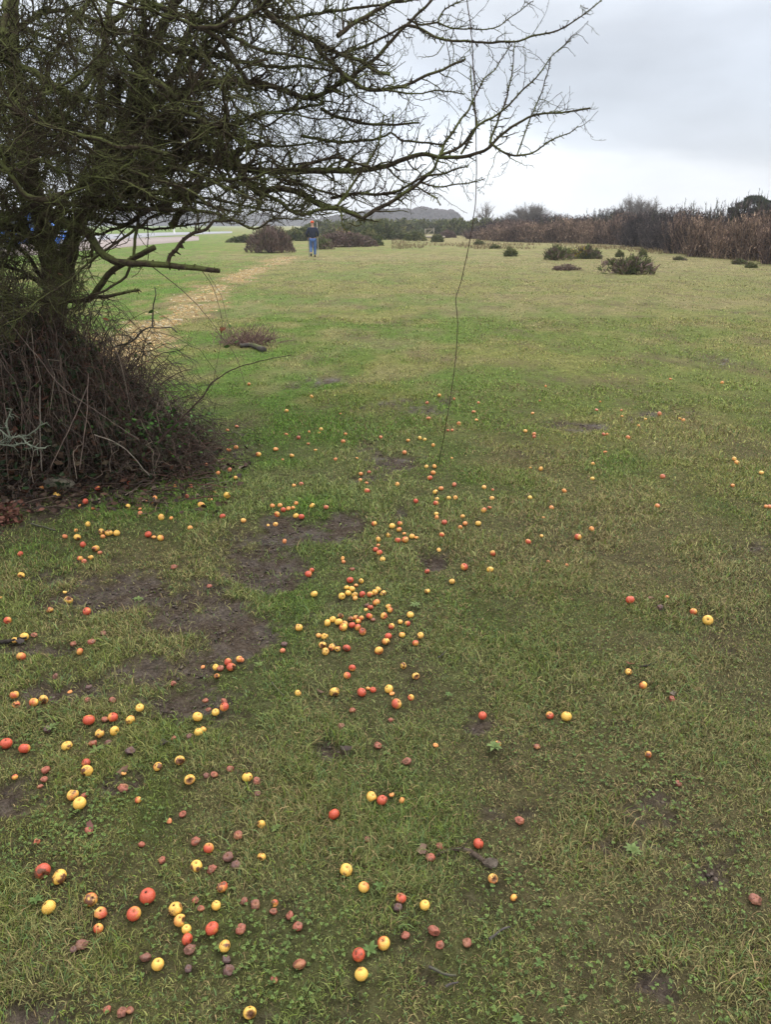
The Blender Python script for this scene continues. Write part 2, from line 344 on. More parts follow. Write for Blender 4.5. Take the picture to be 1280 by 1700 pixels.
AP[(0,800,2.977)] = "203,29,24,y 278,66,34,Y 303,46,20,P 420,97,30,r 388,117,24,P 458,131,20,P 480,32,28,R 640,10,28,R 764,79,24,O 720,97,16,P 752,101,16,P 630,122,28,Y 691,154,26,P 690,133,18,P 863,22,20,R 940,22,26,o 922,72,22,R 1061,50,20,B 1121,66,34,Y 1038,88,24,P 993,115,36,Y 795,175,34,Y 845,179,20,Y 938,227,26,O 1099,170,30,R 1203,189,26,P 433,209,28,Y 499,247,34,e 507,271,24,O 536,253,36,e 575,253,34,Y 319,270,26,O 380,273,36,e 373,240,20,o 408,310,32,R 470,329,38,o 731,263,34,R 758,273,24,P 792,277,34,O 394,378,30,O 446,374,28,y 414,393,26,O 492,350,24,y 98,356,28,R 103,462,34,e 337,584,42,e 242,633,38,o 427,640,42,R 35,685,38,R 118,765,44,Y 71,782,32,e 167,757,32,P 508,748,32,B 360,800,30,P 450,791,40,P 858,421,32,P 1033,514,30,P 318,545,22,G 5,573,20,P"
AP[(0,500,2.56)] = "150,663,20,Y 455,747,24,Y 512,755,22,Y 342,731,18,P 975,717,20,y 1000,750,18,Y 925,731,20,O 875,695,16,O 965,549,16,O 1006,533,18,P 1002,621,20,O 970,633,22,P 1057,353,14,O 1217,467,18,O 1240,656,20,P 1170,630,20,P 22,725,12,Y 8,820,16,Y 495,658,14,Y 500,705,18,P"
AP[(400,640,2.844)] = "333,54,18,O 215,122,14,O 468,134,12,P 377,206,20,O 369,223,12,Y 271,246,20,y 321,218,12,Y 318,275,16,P 352,304,16,P 482,264,22,Y 493,229,16,O 165,300,24,P 82,325,26,O 238,331,24,P 197,350,14,B 446,348,20,P 547,343,14,P 215,230,18,P 660,244,18,y 789,259,18,O 845,248,20,O 868,255,18,O 908,282,18,Y 772,316,22,O 886,154,22,P 879,82,16,O 937,47,18,O 1007,63,12,O 1122,81,14,Y 1100,124,20,P 1112,163,18,P 1029,180,20,O 978,212,14,R 998,211,16,O 876,383,20,Y 914,382,22,R 908,412,24,O 892,436,26,O 996,343,10,Y 566,417,20,O 605,408,18,y 564,448,20,O 594,459,18,P 738,467,24,Y 595,498,28,O 250,472,20,y 284,465,22,Y 945,485,24,o 1008,468,22,o 918,503,26,y 982,531,22,R 1013,530,22,Y 1149,480,22,O 1190,492,12,Y 1186,533,24,O 826,545,26,R 921,556,28,R 926,536,20,Y 148,568,24,R 184,566,24,y 199,587,26,R 170,608,28,R 224,581,22,o 246,578,20,o 260,556,20,O 336,568,28,e 402,575,24,R 259,615,28,Y 285,619,30,R 163,659,24,o 11,638,24,r 205,736,24,O 128,660,14,G 629,652,28,O 1147,589,28,O 1174,577,22,P 923,606,22,y 925,624,24,r 1047,618,22,y 961,647,28,r 1059,652,24,O 1036,670,22,Y 1121,651,28,O 714,663,30,Y 751,652,26,O 747,680,26,O 772,699,20,B 697,706,26,e 648,727,28,O 741,731,30,O 776,728,34,O 808,712,28,O 830,718,20,P 949,705,26,O 636,774,26,R 654,789,30,R 650,754,20,B 669,821,28,e 480,816,22,o 484,832,20,O 525,868,26,P 934,776,22,P 1190,792,30,O 1055,856,36,R 1177,870,34,Y 879,877,26,r"
AP[(400,920,2.844)] = "334,76,26,O 318,94,34,R 515,122,34,R 568,127,26,y 544,147,22,B 345,188,34,Y 499,158,26,Y 524,164,30,Y 476,199,34,Y 506,183,30,Y 537,192,30,e 539,208,24,y 573,190,32,r 609,190,30,O 648,166,28,e 632,181,30,e 670,184,32,e 997,129,30,e 881,175,26,y 639,228,36,R 611,252,28,r 590,263,14,O 594,241,26,G 695,248,28,e 704,264,28,O 675,292,34,O 606,292,32,O 623,309,26,B 800,286,34,y 752,320,26,Y 787,327,28,O 711,340,30,o 761,381,30,O 847,384,34,e 825,420,32,R 696,387,34,R 684,412,38,y 651,455,42,O 470,291,28,o 433,308,32,Y 408,324,36,Y 461,320,38,Y 490,328,30,o 483,345,40,O 518,306,28,o 543,300,28,o 568,302,26,O 554,317,28,O 524,335,32,r 552,346,34,O 574,366,38,o 367,384,26,O 395,388,34,e 385,430,38,e 429,439,36,e 457,447,30,o 499,444,38,r 399,460,38,o 272,346,38,y 203,425,32,G 196,455,26,o 4,500,20,r 525,537,34,R 501,573,36,O 767,527,32,e 826,575,36,e 441,651,50,y 269,657,36,e 570,652,44,r 600,635,20,P 624,641,30,R 698,637,42,Y 714,659,26,G 735,706,50,O 803,677,32,O 525,737,30,P 473,810,36,B 709,782,30,P 646,900,36,P 1141,762,42,R 1213,897,34,e"
AP[(400,1220,2.844)] = "648,51,38,P 920,50,26,P 783,125,48,B 616,292,50,e 667,309,52,r 760,309,22,Y 711,283,24,G 439,375,54,R 96,422,40,e 97,576,40,e 497,638,62,y 580,719,54,O 756,773,52,r 742,815,44,G 868,804,50,Y 1191,679,48,e 1122,513,52,R 940,525,40,P 895,580,48,P 596,494,30,B 153,833,40,P 229,852,42,P 158,795,28,o 269,905,50,P 914,925,58,P 941,992,44,P 1067,981,50,B 776,946,44,P 674,984,64,O 556,1038,64,r 568,1130,66,y 275,1083,66,P 157,1154,32,P 15,787,36,P 60,797,28,B"
AP[(830,600,2.844)] = "217,117,12,Y 189,186,10,O 475,189,10,O 457,229,18,P 575,230,12,Y 578,258,12,Y 155,244,16,P 121,329,20,R 162,342,20,O 162,356,16,O 689,272,14,Y 657,303,14,O 755,247,22,O 851,270,16,P 868,277,18,R 491,344,18,O 508,344,14,R 606,359,22,O 806,83,14,P 1051,100,16,O 498,427,18,P 440,484,20,O 194,507,22,R 438,553,22,R 144,501,14,P 305,611,24,O 143,643,22,O 245,691,24,G 1108,460,22,O 1121,478,24,R 1237,527,24,O 1101,586,20,O 1259,685,20,R 1275,685,22,o 770,543,26,O 745,682,24,O 434,791,26,O 370,829,34,O 134,851,28,O 198,824,18,o 229,946,14,O 317,962,18,R 206,737,16,P"
AP[(830,960,2.298)] = "498,82,34,R 740,127,28,O 795,160,40,Y 576,75,22,B 612,111,24,G 492,357,26,e 548,409,32,O 191,523,30,O 255,527,42,Y 143,642,26,P 567,673,28,o 681,784,26,P 76,924,38,P 53,1218,22,O 977,1226,50,B 639,72,16,O 657,460,26,P"
apples = []
for (ox, oy, sc_), txt in AP.items():
    for it in txt.split():
        a, b, d, c = it.split(','); apples.append([ox + float(a) / sc_, oy + float(b) / sc_, float(d) / sc_, c])
for a in apples:
    px, py, d, c = a; z = 0.0; D = .035
    for _ in range(3):
        g = ground_pt(px, py, z); dep = g[1] * CP - (z - CAMH) * SP; D = max(.018, d / F * dep * .97)
        if c in 'PBG': D *= .96
        z = float(hgt(g[0], g[1])) + D * (.30 if c in 'PBG' else .38)
    a += [g[0], g[1], z, D]
APX = np.array([(a[4], a[5], a[7]) for a in apples])

# zones used to say where an apple lies
ZONES = [(0,1,1,1,'')]
ZONES = [(523,1008,610,1090,'in the crowded mid-grass heap'),(545,955,645,1008,'in the row behind the crowded heap'),(590,1008,735,1100,'just right of the crowded heap'),
 (440,825,565,885,'in the cluster behind the wet mud'),(600,855,700,955,'in the cluster by the dark hollow'),(700,860,840,990,'right round the dark hollow'),
 (700,790,840,860,'in the group behind the dark hollow'),(680,690,790,790,'round the foot of the hanging cane'),(560,690,700,850,'left of the hanging cane foot'),
 (95,855,230,965,'in the group before the bramble'),(230,820,420,1000,'on the grass between bramble and mud'),(0,700,260,860,'in the litter under the bramble thicket'),
 (260,700,400,820,'at the bramble right skirt'),(400,600,560,825,'on the grass right of the bramble'),(560,560,900,690,'far out in the grass behind the cane'),
 (0,880,95,1100,'at the far left beside the bare mud'),(95,965,440,1075,'on the bare mud'),(350,1075,430,1130,'in the small clump below the bare mud'),
 (440,885,545,1000,'on the wet mud streak'),(440,1000,523,1180,'on grass left of the crowded heap'),(523,1090,740,1260,'on the grass below the crowded heap'),
 (310,1130,395,1250,'in the knot below the mud'),(0,1130,130,1270,'at the left edge below the mud'),(130,1130,310,1290,'in the scatter left of the knot'),
 (0,1270,260,1395,'round the stacked yellow pair'),(260,1250,470,1395,'in the grass above the nearest fruit'),(0,1395,110,1560,'at the lower left corner'),
 (300,1395,420,1475,'above the nearest string of fruit'),(270,1475,345,1600,'in the nearest string of fruit'),(345,1475,470,1640,'just right of the nearest string'),
 (110,1440,270,1620,'left of the nearest string'),(0,1620,470,1720,'along the bottom edge on the left'),(470,1260,720,1420,'in the open near grass'),
 (470,1420,840,1640,'in the nearest grass by rosette weeds'),(700,1380,860,1480,'beside the dug-up root'),(740,990,990,1270,'in the open grass right of centre'),
 (990,980,1290,1280,'in the open grass on the right'),(830,850,1290,990,'on right grass level with the hollow'),(830,740,1290,850,'by the bright green patch'),
 (830,600,1290,740,'far out on the right grass'),(830,1280,1290,1700,'in the near grass on the right')]
LOOK = {'Y': 'whole yellow', 'y': 'yellow brown-blotched', 'e': 'yellow pecked-open', 'O': 'orange-blushed', 'o': 'orange split', 'R': 'whole red', 'r': 'red dark-spotted', 'P': 'dull pinkish-brown', 'B': 'dark brown rotten', 'G': 'blackened rotten'}
ORD = ['first', 'second', 'third', 'fourth', 'fifth', 'sixth', 'seventh', 'eighth', 'ninth', 'tenth', 'eleventh', 'twelfth']
def zone_of(px, py):
    for z in ZONES:
        if z[0] <= px < z[2] and z[1] <= py < z[3]: return z[4]
    return 'in open grass away from the rest'
order = sorted(range(len(apples)), key=lambda i: -apples[i][2]); single = set(order[:298])
byk = {}
for i in single: byk.setdefault((zone_of(apples[i][0], apples[i][1]), LOOK[apples[i][3]]), []).append(i)
ALAB = {}
for (zn, lk), idx in byk.items():
    idx.sort(key=lambda i: apples[i][0])
    for k, i in enumerate(idx):
        if len(idx) == 1: ALAB[i] = 'only %s crab apple %s' % (lk, zn)
        elif k == len(idx) - 1: ALAB[i] = 'rightmost %s crab apple %s' % (lk, zn)
        elif k == 0: ALAB[i] = 'leftmost %s crab apple %s' % (lk, zn)
        else: ALAB[i] = '%s %s crab apple from the left %s' % (ORD[k], lk, zn)

def apple_material():
    m = Mat('apple_skin', .33, .45); v = m.obj(); oi = m.N.new('ShaderNodeObjectInfo'); wv = m.math('MULTIPLY', oi.outputs['Random'], 40.0)
    s = m.N.new('ShaderNodeSeparateColor'); m.L.new(oi.outputs['Color'], s.inputs[0]); blush, rot, dull = s.outputs
    at = m.N.new('ShaderNodeSeparateColor'); m.L.new(m.attr(), at.inputs[0]); cav, edge = at.outputs[0], at.outputs[1]
    x = m.sep(v)
    n1 = m.noise(2.2, 3, .6, v, w=wv); n2 = m.noise(14, 4, .7, v, w=wv); n3 = m.noise(1.5, 4, .55, v, w=m.math('ADD', wv, 9.0))
    # streaks run from stem to eye
    ang = m.math('ARCTAN2', x[1], x[0]); cb = m.N.new('ShaderNodeCombineXYZ'); m.L.new(m.math('MULTIPLY', ang, 5.0), cb.inputs[0]); m.L.new(x[2], cb.inputs[2])
    st = m.noise(2.0, 4, .75, cb.outputs[0], w=wv)
    yel = m.mix(n1, (.78, .40, .05), (.84, .56, .13))
    b = m.math('ADD', m.math('ADD', m.math('MULTIPLY', x[0], .9), m.math('MULTIPLY', m.math('SUBTRACT', n1, .5), 1.3)), m.math('MULTIPLY', m.math('SUBTRACT', st, .5), 1.1))
    bm = m.math('ADD', b, m.math('SUBTRACT', m.math('MULTIPLY', blush, 2.0), 1.0)); bm = m.rng(bm, -.15, .45)
    c = m.mix(bm, yel, m.mix(st, (.44, .038, .028), (.66, .14, .055)))
    c = m.mix(m.rng(n2, .60, .72, 0, .35), c, (.75, .45, .2))
    rm = m.rng(m.math('ADD', n3, m.math('MULTIPLY', rot, .29)), .62, .69)
    c = m.mix(rm, c, m.mix(n2, (.07, .028, .014), (.22, .085, .04)))
    dl = m.mix(m.rng(n2, .35, .65), (.10, .042, .030), (.36, .155, .095)); c = m.mix(dull, c, dl)
    dk = m.rng(dull, .86, 1.0, 0, .8); c = m.mix(dk, c, m.mix(n2, (.03, .022, .022), (.12, .085, .08)))
    c = m.mix(edge, c, (.24, .08, .025)); c = m.mix(cav, c, m.mix(n2, (.035, .014, .008), (.17, .065, .025)))
    m.color(c); m.L.new(m.rng(m.math('ADD', cav, m.math('MULTIPLY', dull, .7)), 0, 1, .30, .7), m.b.inputs['Roughness'])
    m.b.inputs['Subsurface Weight'].default_value = .08; m.b.inputs['Subsurface Radius'].default_value = (.3, .12, .05); m.b.inputs['Subsurface Scale'].default_value = .05
    m.bump(n2, .25, .02); return m.m
M_apple = apple_material()
def n3d(p, f, s): return (fbm(p[:, 0] * f + 10, p[:, 1] * f + p[:, 2] * f * .7 + 20, s, 2) + fbm(p[:, 2] * f + 30, p[:, 0] * f - p[:, 1] * f * .6, s + 5, 2)) / 2 - .5
def apple_mesh(kind, seed, nu=26, nv=18):
    r_ = np.random.default_rng(seed)
    th = np.linspace(0.02, math.pi - .02, nv); ph = np.arange(nu) * 2 * math.pi / nu
    T, H = np.meshgrid(th, ph, indexing='ij'); T = T.ravel(); H = H.ravel()
    D = np.stack((np.sin(T) * np.cos(H), np.sin(T) * np.sin(H), np.cos(T)), -1)
    r = 1 - .40 * np.exp(-(T / .33) ** 2) - .28 * np.exp(-((math.pi - T) / .30) ** 2) + .025 * np.cos(5 * H) * np.sin(T) * sstep(1.2, 2.8, T)
    r = r * (1 + .10 * n3d(D, 1.3, seed)); cav = np.zeros(len(T)); edge = np.zeros(len(T))
    cav += .9 * np.exp(-((math.pi - T) / .20) ** 2) + .7 * np.exp(-(T / .16) ** 2); edge += .5 * np.exp(-(T / .32) ** 2)
    if kind == 'pecked':
        for q in range(r_.integers(1, 3)):
            d0 = unit(np.array((r_.normal(), r_.normal(), r_.uniform(-.2, 1.2)))); ang = np.arccos(np.clip(D @ d0, -1, 1)) * (1 + .9 * n3d(D, 3.5, seed + q + 3)); s0 = r_.uniform(.42, .75)
            k = sstep(s0, s0 - .14, ang); r = r - k * r_.uniform(.28, .42); cav = np.maximum(cav, k * .95); edge = np.maximum(edge, sstep(s0 + .16, s0, ang) * .7)
        # a crack
        k = np.exp(-((H - 2.2 - .3 * np.sin(T * 4)) / .10) ** 2) * np.sin(T); r = r - .10 * k; cav = np.maximum(cav, k * .8)
    if kind == 'rotten':
        r = r * (1 + .6 * n3d(D, 2.0, seed)) * (1 + .38 * n3d(D, 6, seed + 2)); 
        d0 = unit(r_.normal(size=3)); k = sstep(.8, .5, np.arccos(np.clip(D @ d0, -1, 1))); r = r - .30 * k; cav = np.maximum(cav, k * .6)
    V = D * r[:, None] * .5; V[:, 2] *= {'whole': .88, 'pecked': .85, 'rotten': .68}[kind]
    V[:, 0] *= r_.uniform(.93, 1.05)
    idx = np.arange(nv * nu).reshape(nv, nu); a = idx[:-1]; b = np.roll(idx, -1, 1)[:-1]; c = np.roll(idx, -1, 1)[1:]; d = idx[1:]
    Fq = np.stack((a, d, c, b), -1).reshape(-1, 4)
    top = np.append(V[:nu].mean(0), 1); n0 = len(V); V = np.vstack((V, V[:nu].mean(0), V[-nu:].mean(0)))
    ft = [(i, (i + 1) % nu, n0) for i in range(nu)] + [((nv - 1) * nu + (i + 1) % nu, (nv - 1) * nu + i, n0 + 1) for i in range(nu)]
    me = new_mesh('crab_apple', V, np.concatenate((Fq.ravel(), np.array(ft).ravel())), np.concatenate((np.full(len(Fq), 4), np.full(len(ft), 3))))
    col = np.stack((np.append(cav, (.9, 1)), np.append(edge, (0, 0)), np.zeros(len(V))), -1); setcol(me, np.clip(col, 0, 1)); me.materials.append(M_apple); return me
AM = {k: [apple_mesh(k, 11 + 7 * i) for i in range(5)] for k in ('whole', 'pecked', 'rotten')}
def stem_mesh():
    t = Tubes(); t.add(np.array(((0, 0, .28), (.01, 0, .40), (.04, .01, .50))), np.array((.018, .014, .02)), 5, (.05, .03, .02), cap=True); return t.mesh('stem')
def calyx_mesh():
    t = Tubes()
    for k in range(5):
        a = k * 1.2566; t.add(np.array(((.03 * math.cos(a), .03 * math.sin(a), -.31), (.06 * math.cos(a), .06 * math.sin(a), -.38), (.045 * math.cos(a), .045 * math.sin(a), -.42))), np.array((.02, .016, .005)), 3, (.04, .025, .018))
    return t.mesh('calyx')
STEM, CALYX = stem_mesh(), calyx_mesh()
STYLE = {'Y': ('whole', .20, .0, 0), 'y': ('whole', .25, .42, .0), 'e': ('pecked', .30, .30, .05), 'O': ('whole', .60, .08, .05), 'o': ('pecked', .55, .38, .12), 'R': ('whole', .84, .0, .0), 'r': ('whole', .9, .36, .08), 'P': ('rotten', .8, .40, .72), 'B': ('rotten', .7, .5, .92), 'G': ('rotten', .5, .5, 1.0)}
rest = Tubes()
def apple_xf(i):
    px, py, d, c, x, y, z, D = apples[i]; r_ = random.Random(1000 + i)
    mode = r_.random()
    tilt = r_.uniform(0, .5) if mode < .4 else (r_.uniform(2.2, 3.0) if mode < .7 else r_.uniform(.8, 1.9))
    if c in 'PBG': tilt = r_.uniform(0, .6)
    return Matrix.Translation((x, y, z)) @ Matrix.Rotation(r_.uniform(0, 6.28), 4, 'Z') @ Matrix.Rotation(tilt, 4, 'X') @ Matrix.Rotation(r_.uniform(0, 6.28), 4, 'Z') @ Matrix.Scale(D * 1.02, 4), r_
RESTV = []; RESTF = []; RESTC = []; rn = 0
for i, a in enumerate(apples):
    kind, bl, ro, du = STYLE[a[3]]; X, r_ = apple_xf(i)
    me = AM[kind][i % 5]
    colr = (min(1, max(0, bl + r_.uniform(-.14, .14))), ro * r_.uniform(.6, 1.2), min(1, max(0, du + r_.uniform(-.06, .06))) if du else 0, 1)
    if i in single:
        o = link('crab_apple', me, None, label=ALAB[i], cat='crab apple', group='windfall crab apples scattered on the turf')
        o.matrix_world = X; o.color = colr
        if a[2] > 13 and a[3] in 'YyeOoRr':
            st = bpy.data.objects.new('stem', STEM) if r_.random() < .35 else bpy.data.objects.new('calyx', CALYX)
            if not st.data.materials: st.data.materials.append(M_cane.m)
            S.collection.objects.link(st); st.parent = o
    else:
        n = len(me.vertices); co = np.empty(n * 3, np.float32); me.vertices.foreach_get('co', co); co = co.reshape(-1, 3)
        Mx = np.array(X); co = co @ Mx[:3, :3].T + Mx[:3, 3]; fl = np.empty(len(me.loops), np.int32); me.loops.foreach_get('vertex_index', fl)
        ct = np.empty(len(me.polygons), np.int32); me.polygons.foreach_get('loop_total', ct)
        RESTV.append(co); RESTF.append((fl + rn, ct)); rn += n
if RESTV:
    me = new_mesh('small_windfalls', np.concatenate(RESTV), np.concatenate([f[0] for f in RESTF]), np.concatenate([f[1] for f in RESTF])); setcol(me, np.zeros((rn, 3)))
    mm = Mat('small_apple', .4, .4); mm.color(mm.ramp(mm.noise(6, 2, .5, mm.pos()), [(.35, (.80, .50, .12)), (.5, (.72, .28, .08)), (.65, (.50, .14, .08))])); 
    link('small_windfalls', me, mm.m, label='the tiniest windfall apples dotted far out on the grass', cat='windfalls', kind='stuff')

# ---------------------------------------------------------------- grass blades (one object of uncountable blades)
M_grass = Mat('grass_blade', .65, .10); M_grass.color(M_grass.attr())
def build_grass():
    bands = [(.75, 2.2, 82000), (2.2, 3.4, 50000), (3.4, 5.2, 26000), (5.2, 8, 10500), (8, 14, 2900), (14, 24, 420), (24, 46, 170)]
    Xs, Ys = [], []
    for y0, y1, dn in bands:
        hw = lambda y: .60 * y + .55
        A = (hw(y0) + hw(y1)) * (y1 - y0); n = int(A * dn)
        y = rng.uniform(y0, y1, n * 2); keep = rng.random(n * 2) < hw(y) / hw(y1); y = y[keep][:n]; x = rng.uniform(-1, 1, len(y)) * hw(y)
        # clumping
        x += rng.normal(0, .012, len(x)); Xs.append(x); Ys.append(y)
    x = np.concatenate(Xs); y = np.concatenate(Ys)
    m = mudmask(x, y); cl = fbm(x * 9, y * 9, 88, 3); thin = fbm(x * 2.2, y * 2.2, 99, 3)
    keepp = (1 - .93 * np.minimum(m * 1.0, 1) ** .8) * (.55 + .45 * sstep(.36, .54, cl)) * (.70 + .30 * sstep(.36, .56, thin)) * sstep(48, 16, y); keepp *= 1 - .92 * pathmask(x, y)
    k = rng.random(len(x)) < keepp; x, y = x[k], y[k]; n = len(x)
    ln = rng.gamma(4.5, .0050, n) * (1 - .2 * sstep(3, 9, y)); wd = (.0006 + rng.random(n) ** 2 * .0009) * (1 + np.clip((y - 1.5) * .33, 0, 11))
    ln *= .55 + .9 * sstep(.35, .65, fbm(x * 3.1, y * 3.1, 123, 3)); ln = np.clip(ln, .008, .085) + np.clip(y - 8, 0, 30) * .0006
    # keep fruit clear
    for ax, ay, D in APX:
        j = np.where((np.abs(x - ax) < D * 1.1) & (np.abs(y - ay) < D * 1.4))[0]
        if len(j):
            dd = np.hypot(x[j] - ax, y[j] - ay); ln[j] = np.where(dd < D * .45, .004, np.where(dd < D * 1.25, ln[j] * .55, ln[j]))
    # mottled hue: blades carry their own colour
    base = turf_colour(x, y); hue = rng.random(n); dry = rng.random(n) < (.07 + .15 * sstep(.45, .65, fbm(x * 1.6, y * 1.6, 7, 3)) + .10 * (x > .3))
    base = base * (.96 + .70 * sstep(1.8, 8, y))[:, None]  # painted brighter with distance, making up for the light upright blades lose
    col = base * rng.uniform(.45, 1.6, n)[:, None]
    col = np.where((hue > .80)[:, None], BLUEG[None] * rng.uniform(.7, 1.5, n)[:, None], col)
    col = np.where((hue < .13)[:, None], np.array((.15, .20, .034))[None] * rng.uniform(.7, 1.4, n)[:, None], col)
    col = np.where(dry[:, None], np.array((.26, .19, .09))[None] * rng.uniform(.35, 1.4, n)[:, None], col)
    lean = np.clip(rng.normal(.95, .42, n), .05, 1.5); lean = np.where(dry, np.clip(lean + .3, 0, 1.5), lean); az = rng.uniform(0, 2 * math.pi, n)
    dx, dy = np.cos(az), np.sin(az); sxv, syv = -dy, dx
    rotw = rng.uniform(0, math.pi, n); sxv, syv = np.cos(rotw), np.sin(rotw)
    z = hgt(x, y) - .018 * mudmask(x, y) - .003
    p0 = np.stack((x, y, z), -1); side = np.stack((sxv, syv, np.zeros(n)), -1) * wd[:, None]
    h1 = ln * .5; l1 = lean * .6
    p1 = p0 + np.stack((dx * np.sin(l1) * h1, dy * np.sin(l1) * h1, np.cos(l1) * h1), -1)
    l2 = np.minimum(lean * 1.35, 1.9)
    p2 = p1 + np.stack((dx * np.sin(l2) * h1, dy * np.sin(l2) * h1, np.cos(l2) * h1), -1)
    V = np.stack((p0 - side, p0 + side, p1 + side * .85, p1 - side * .85, p2), 1).reshape(-1, 3)
    i0 = np.arange(n) * 5
    q = np.stack((i0, i0 + 1, i0 + 2, i0 + 3), -1); t = np.stack((i0 + 3, i0 + 2, i0 + 4), -1)
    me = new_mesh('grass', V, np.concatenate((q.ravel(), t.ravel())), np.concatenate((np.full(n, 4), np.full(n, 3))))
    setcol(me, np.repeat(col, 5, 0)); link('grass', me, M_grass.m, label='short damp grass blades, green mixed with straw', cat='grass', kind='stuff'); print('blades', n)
build_grass()

# ---------------------------------------------------------------- the crab apple tree
TR = []   # traced limbs: (points px, w0, w1, depth0, depth1, connect to trunk?, label)
def T_(pts, w0, w1, d0, d1, con=False, lab=None, dead=False, tw=1.0): TR.append((pts, w0, w1, d0, d1, con, lab, dead, tw))
T_([(180,235),(280,262),(327,262),(397,278),(432,283),(479,284),(538,283),(580,283),(607,282),(642,275),(672,264),(701,256),(729,260),(766,261),(804,251),(831,227),(859,206),(886,192),(927,187),(981,180)],13,2.4,5.3,4.6,True,'long lowest limb reaching out to the right over the grass')
T_([(815,238),(831,251),(856,258),(881,255),(899,242),(922,231),(945,220),(960,208)],4,1.4,4.65,4.5)
T_([(813,238),(829,195),(840,168),(849,131),(854,72)],4,1.6,4.65,4.7)
T_([(729,258),(765,243),(791,211),(818,195),(845,174),(872,145),(899,120),(917,93),(949,66)],5,1.3,4.7,4.4)
T_([(859,256),(872,222),(883,192),(899,154),(911,113),(915,95)],2.5,1.5,4.6,4.55,tw=.7)
T_([(728,262),(738,240),(747,226),(764,200),(778,181),(790,158),(804,131),(820,118),(850,72)],5,1.5,4.7,4.9)
T_([(766,256),(778,233),(791,212),(788,181),(783,150),(782,110)],4,1.5,4.65,4.6)
T_([(300,215),(350,235),(392,269),(411,304),(432,323),(444,316),(463,312),(479,314),(503,323),(526,337),(549,345),(566,346),(583,354),(602,364),(607,359),(642,338),(672,322),(691,308),(710,290),(724,275),(728,263)],13,4,5.2,4.7,True,'low sagging limb that dips to a mossy knot then rises')
T_([(710,291),(733,289),(754,282),(778,276)],4,2,4.7,4.6)
T_([(703,304),(724,310),(747,309),(783,303),(806,296)],3,1.5,4.7,4.5)
T_([(692,309),(712,322),(726,329),(732,340)],3,1.5,4.7,4.6,tw=.6)
T_([(549,330),(588,322),(626,322),(654,319),(672,310),(691,298),(710,290)],5,3.5,4.95,4.72)
T_([(563,347),(566,352),(569,371),(577,386)],4,2,4.8,4.7)
T_([(432,321),(467,335),(481,349),(503,356),(526,349),(545,346)],6,5,5.0,4.85)
T_([(277,440),(281,427),(292,414),(305,397),(322,386),(342,381),(354,369),(362,366),(392,367),(411,377),(421,381),(439,374),(451,365),(474,363),(503,363)],7,2,4.7,4.6,lab='curved branch rising from the broken horizontal limb')
T_([(60,350),(112,373),(141,384),(154,401),(169,420),(187,433),(216,437),(280,441),(330,446),(362,449)],17,8,5.2,4.6,True,'thick broken limb ending in a blunt black stub',tw=.25)
T_([(-20,500),(51,499),(125,497),(152,493),(164,475),(187,448),(219,430),(256,411)],12,9,5.3,4.9,True,'broken grey limb kinking upward to a sawn stump',tw=.2)
T_([(152,492),(168,493),(203,485),(230,481)],7,4,5.0,4.9,tw=.3)
T_([(0,372),(37,354),(71,337),(105,339),(131,340),(169,340),(200,345),(256,347),(290,348),(331,350),(359,354),(378,366)],11,4,5.2,4.8,True,'mossy level limb above the broken stubs')
T_([(200,325),(280,333),(327,335),(360,345),(400,352)],6,3,5.2,4.9,True)
T_([(250,165),(310,148),(327,138),(374,135),(421,138),(449,143),(479,152),(503,162),(526,159),(561,141),(586,124),(611,106),(627,93),(651,65),(674,43),(690,26),(706,12),(725,-10)],11,4,5.1,4.7,True,'snaking middle limb that climbs steeply at its right end')
T_([(400,-60),(428,0),(439,16),(458,35),(479,49),(507,61),(533,75),(561,88),(601,102),(611,110),(627,120),(647,123)],11,4,4.9,4.6,True,'heavy limb slanting down from the top edge')
T_([(524,76),(538,94),(557,112),(576,130),(601,144),(615,150),(641,150),(657,145),(686,136),(712,124),(737,115),(759,104),(773,97)],8,3.4,4.75,4.5)
T_([(641,150),(666,153),(692,156),(722,150),(773,156)],3.5,1.6,4.6,4.5)
T_([(674,42),(690,44),(712,57),(733,66),(763,68),(820,71),(859,68),(890,59),(927,50),(954,36),(976,20),(999,0)],5,1.7,4.7,4.5,lab='thin thorny shoot pointing up to the top right')
T_([(676,30),(702,41),(727,37),(747,47),(773,49),(820,47),(850,27),(886,0)],3.6,1.2,4.7,4.8)
T_([(727,37),(737,16),(769,0)],3,1.6,4.7,4.7)
T_([(230,70),(280,82),(315,87),(360,91),(385,101),(421,105),(456,112),(491,110),(519,112),(561,120)],10,3,5.4,5.0,True)
T_([(240,5),(294,23),(334,35),(374,54),(411,73),(444,87),(479,91),(514,98),(550,110)],9,3,5.0,4.6,True)
T_([(260,240),(300,228),(369,210),(397,201),(432,190),(467,185),(503,178),(538,171)],8,4,5.5,5.1,True)
T_([(533,180),(549,190),(583,200),(607,205),(637,207),(665,207),(696,205)],6,3,5.1,4.9)
T_([(330,215),(402,232),(432,239),(467,243),(520,236)],6,3,5.6,5.4,True)
T_([(495,279),(526,269),(557,261),(583,269),(614,275)],5,4,4.9,4.8)
T_([(500,225),(560,236),(607,233),(630,229),(651,220),(654,188)],5,2.5,5.1,5.0)
T_([(651,221),(670,233),(701,237),(738,240)],3.5,3,5.0,4.75)
T_([(560,342),(574,322),(595,294),(612,265),(628,237),(633,214),(637,190)],5,2.5,4.8,5.0)
T_([(480,300),(526,314),(561,325)],5,3,5.0,4.9)
T_([(560,90),(600,78),(640,60),(672,40)],5,3,4.8,4.7)
T_([(560,60),(585,40),(620,20),(650,5),(700,-20)],8,5,4.7,4.9)
T_([(430,25),(480,30),(540,20),(600,12),(660,4),(720,-4)],6,3,5.2,5.0)
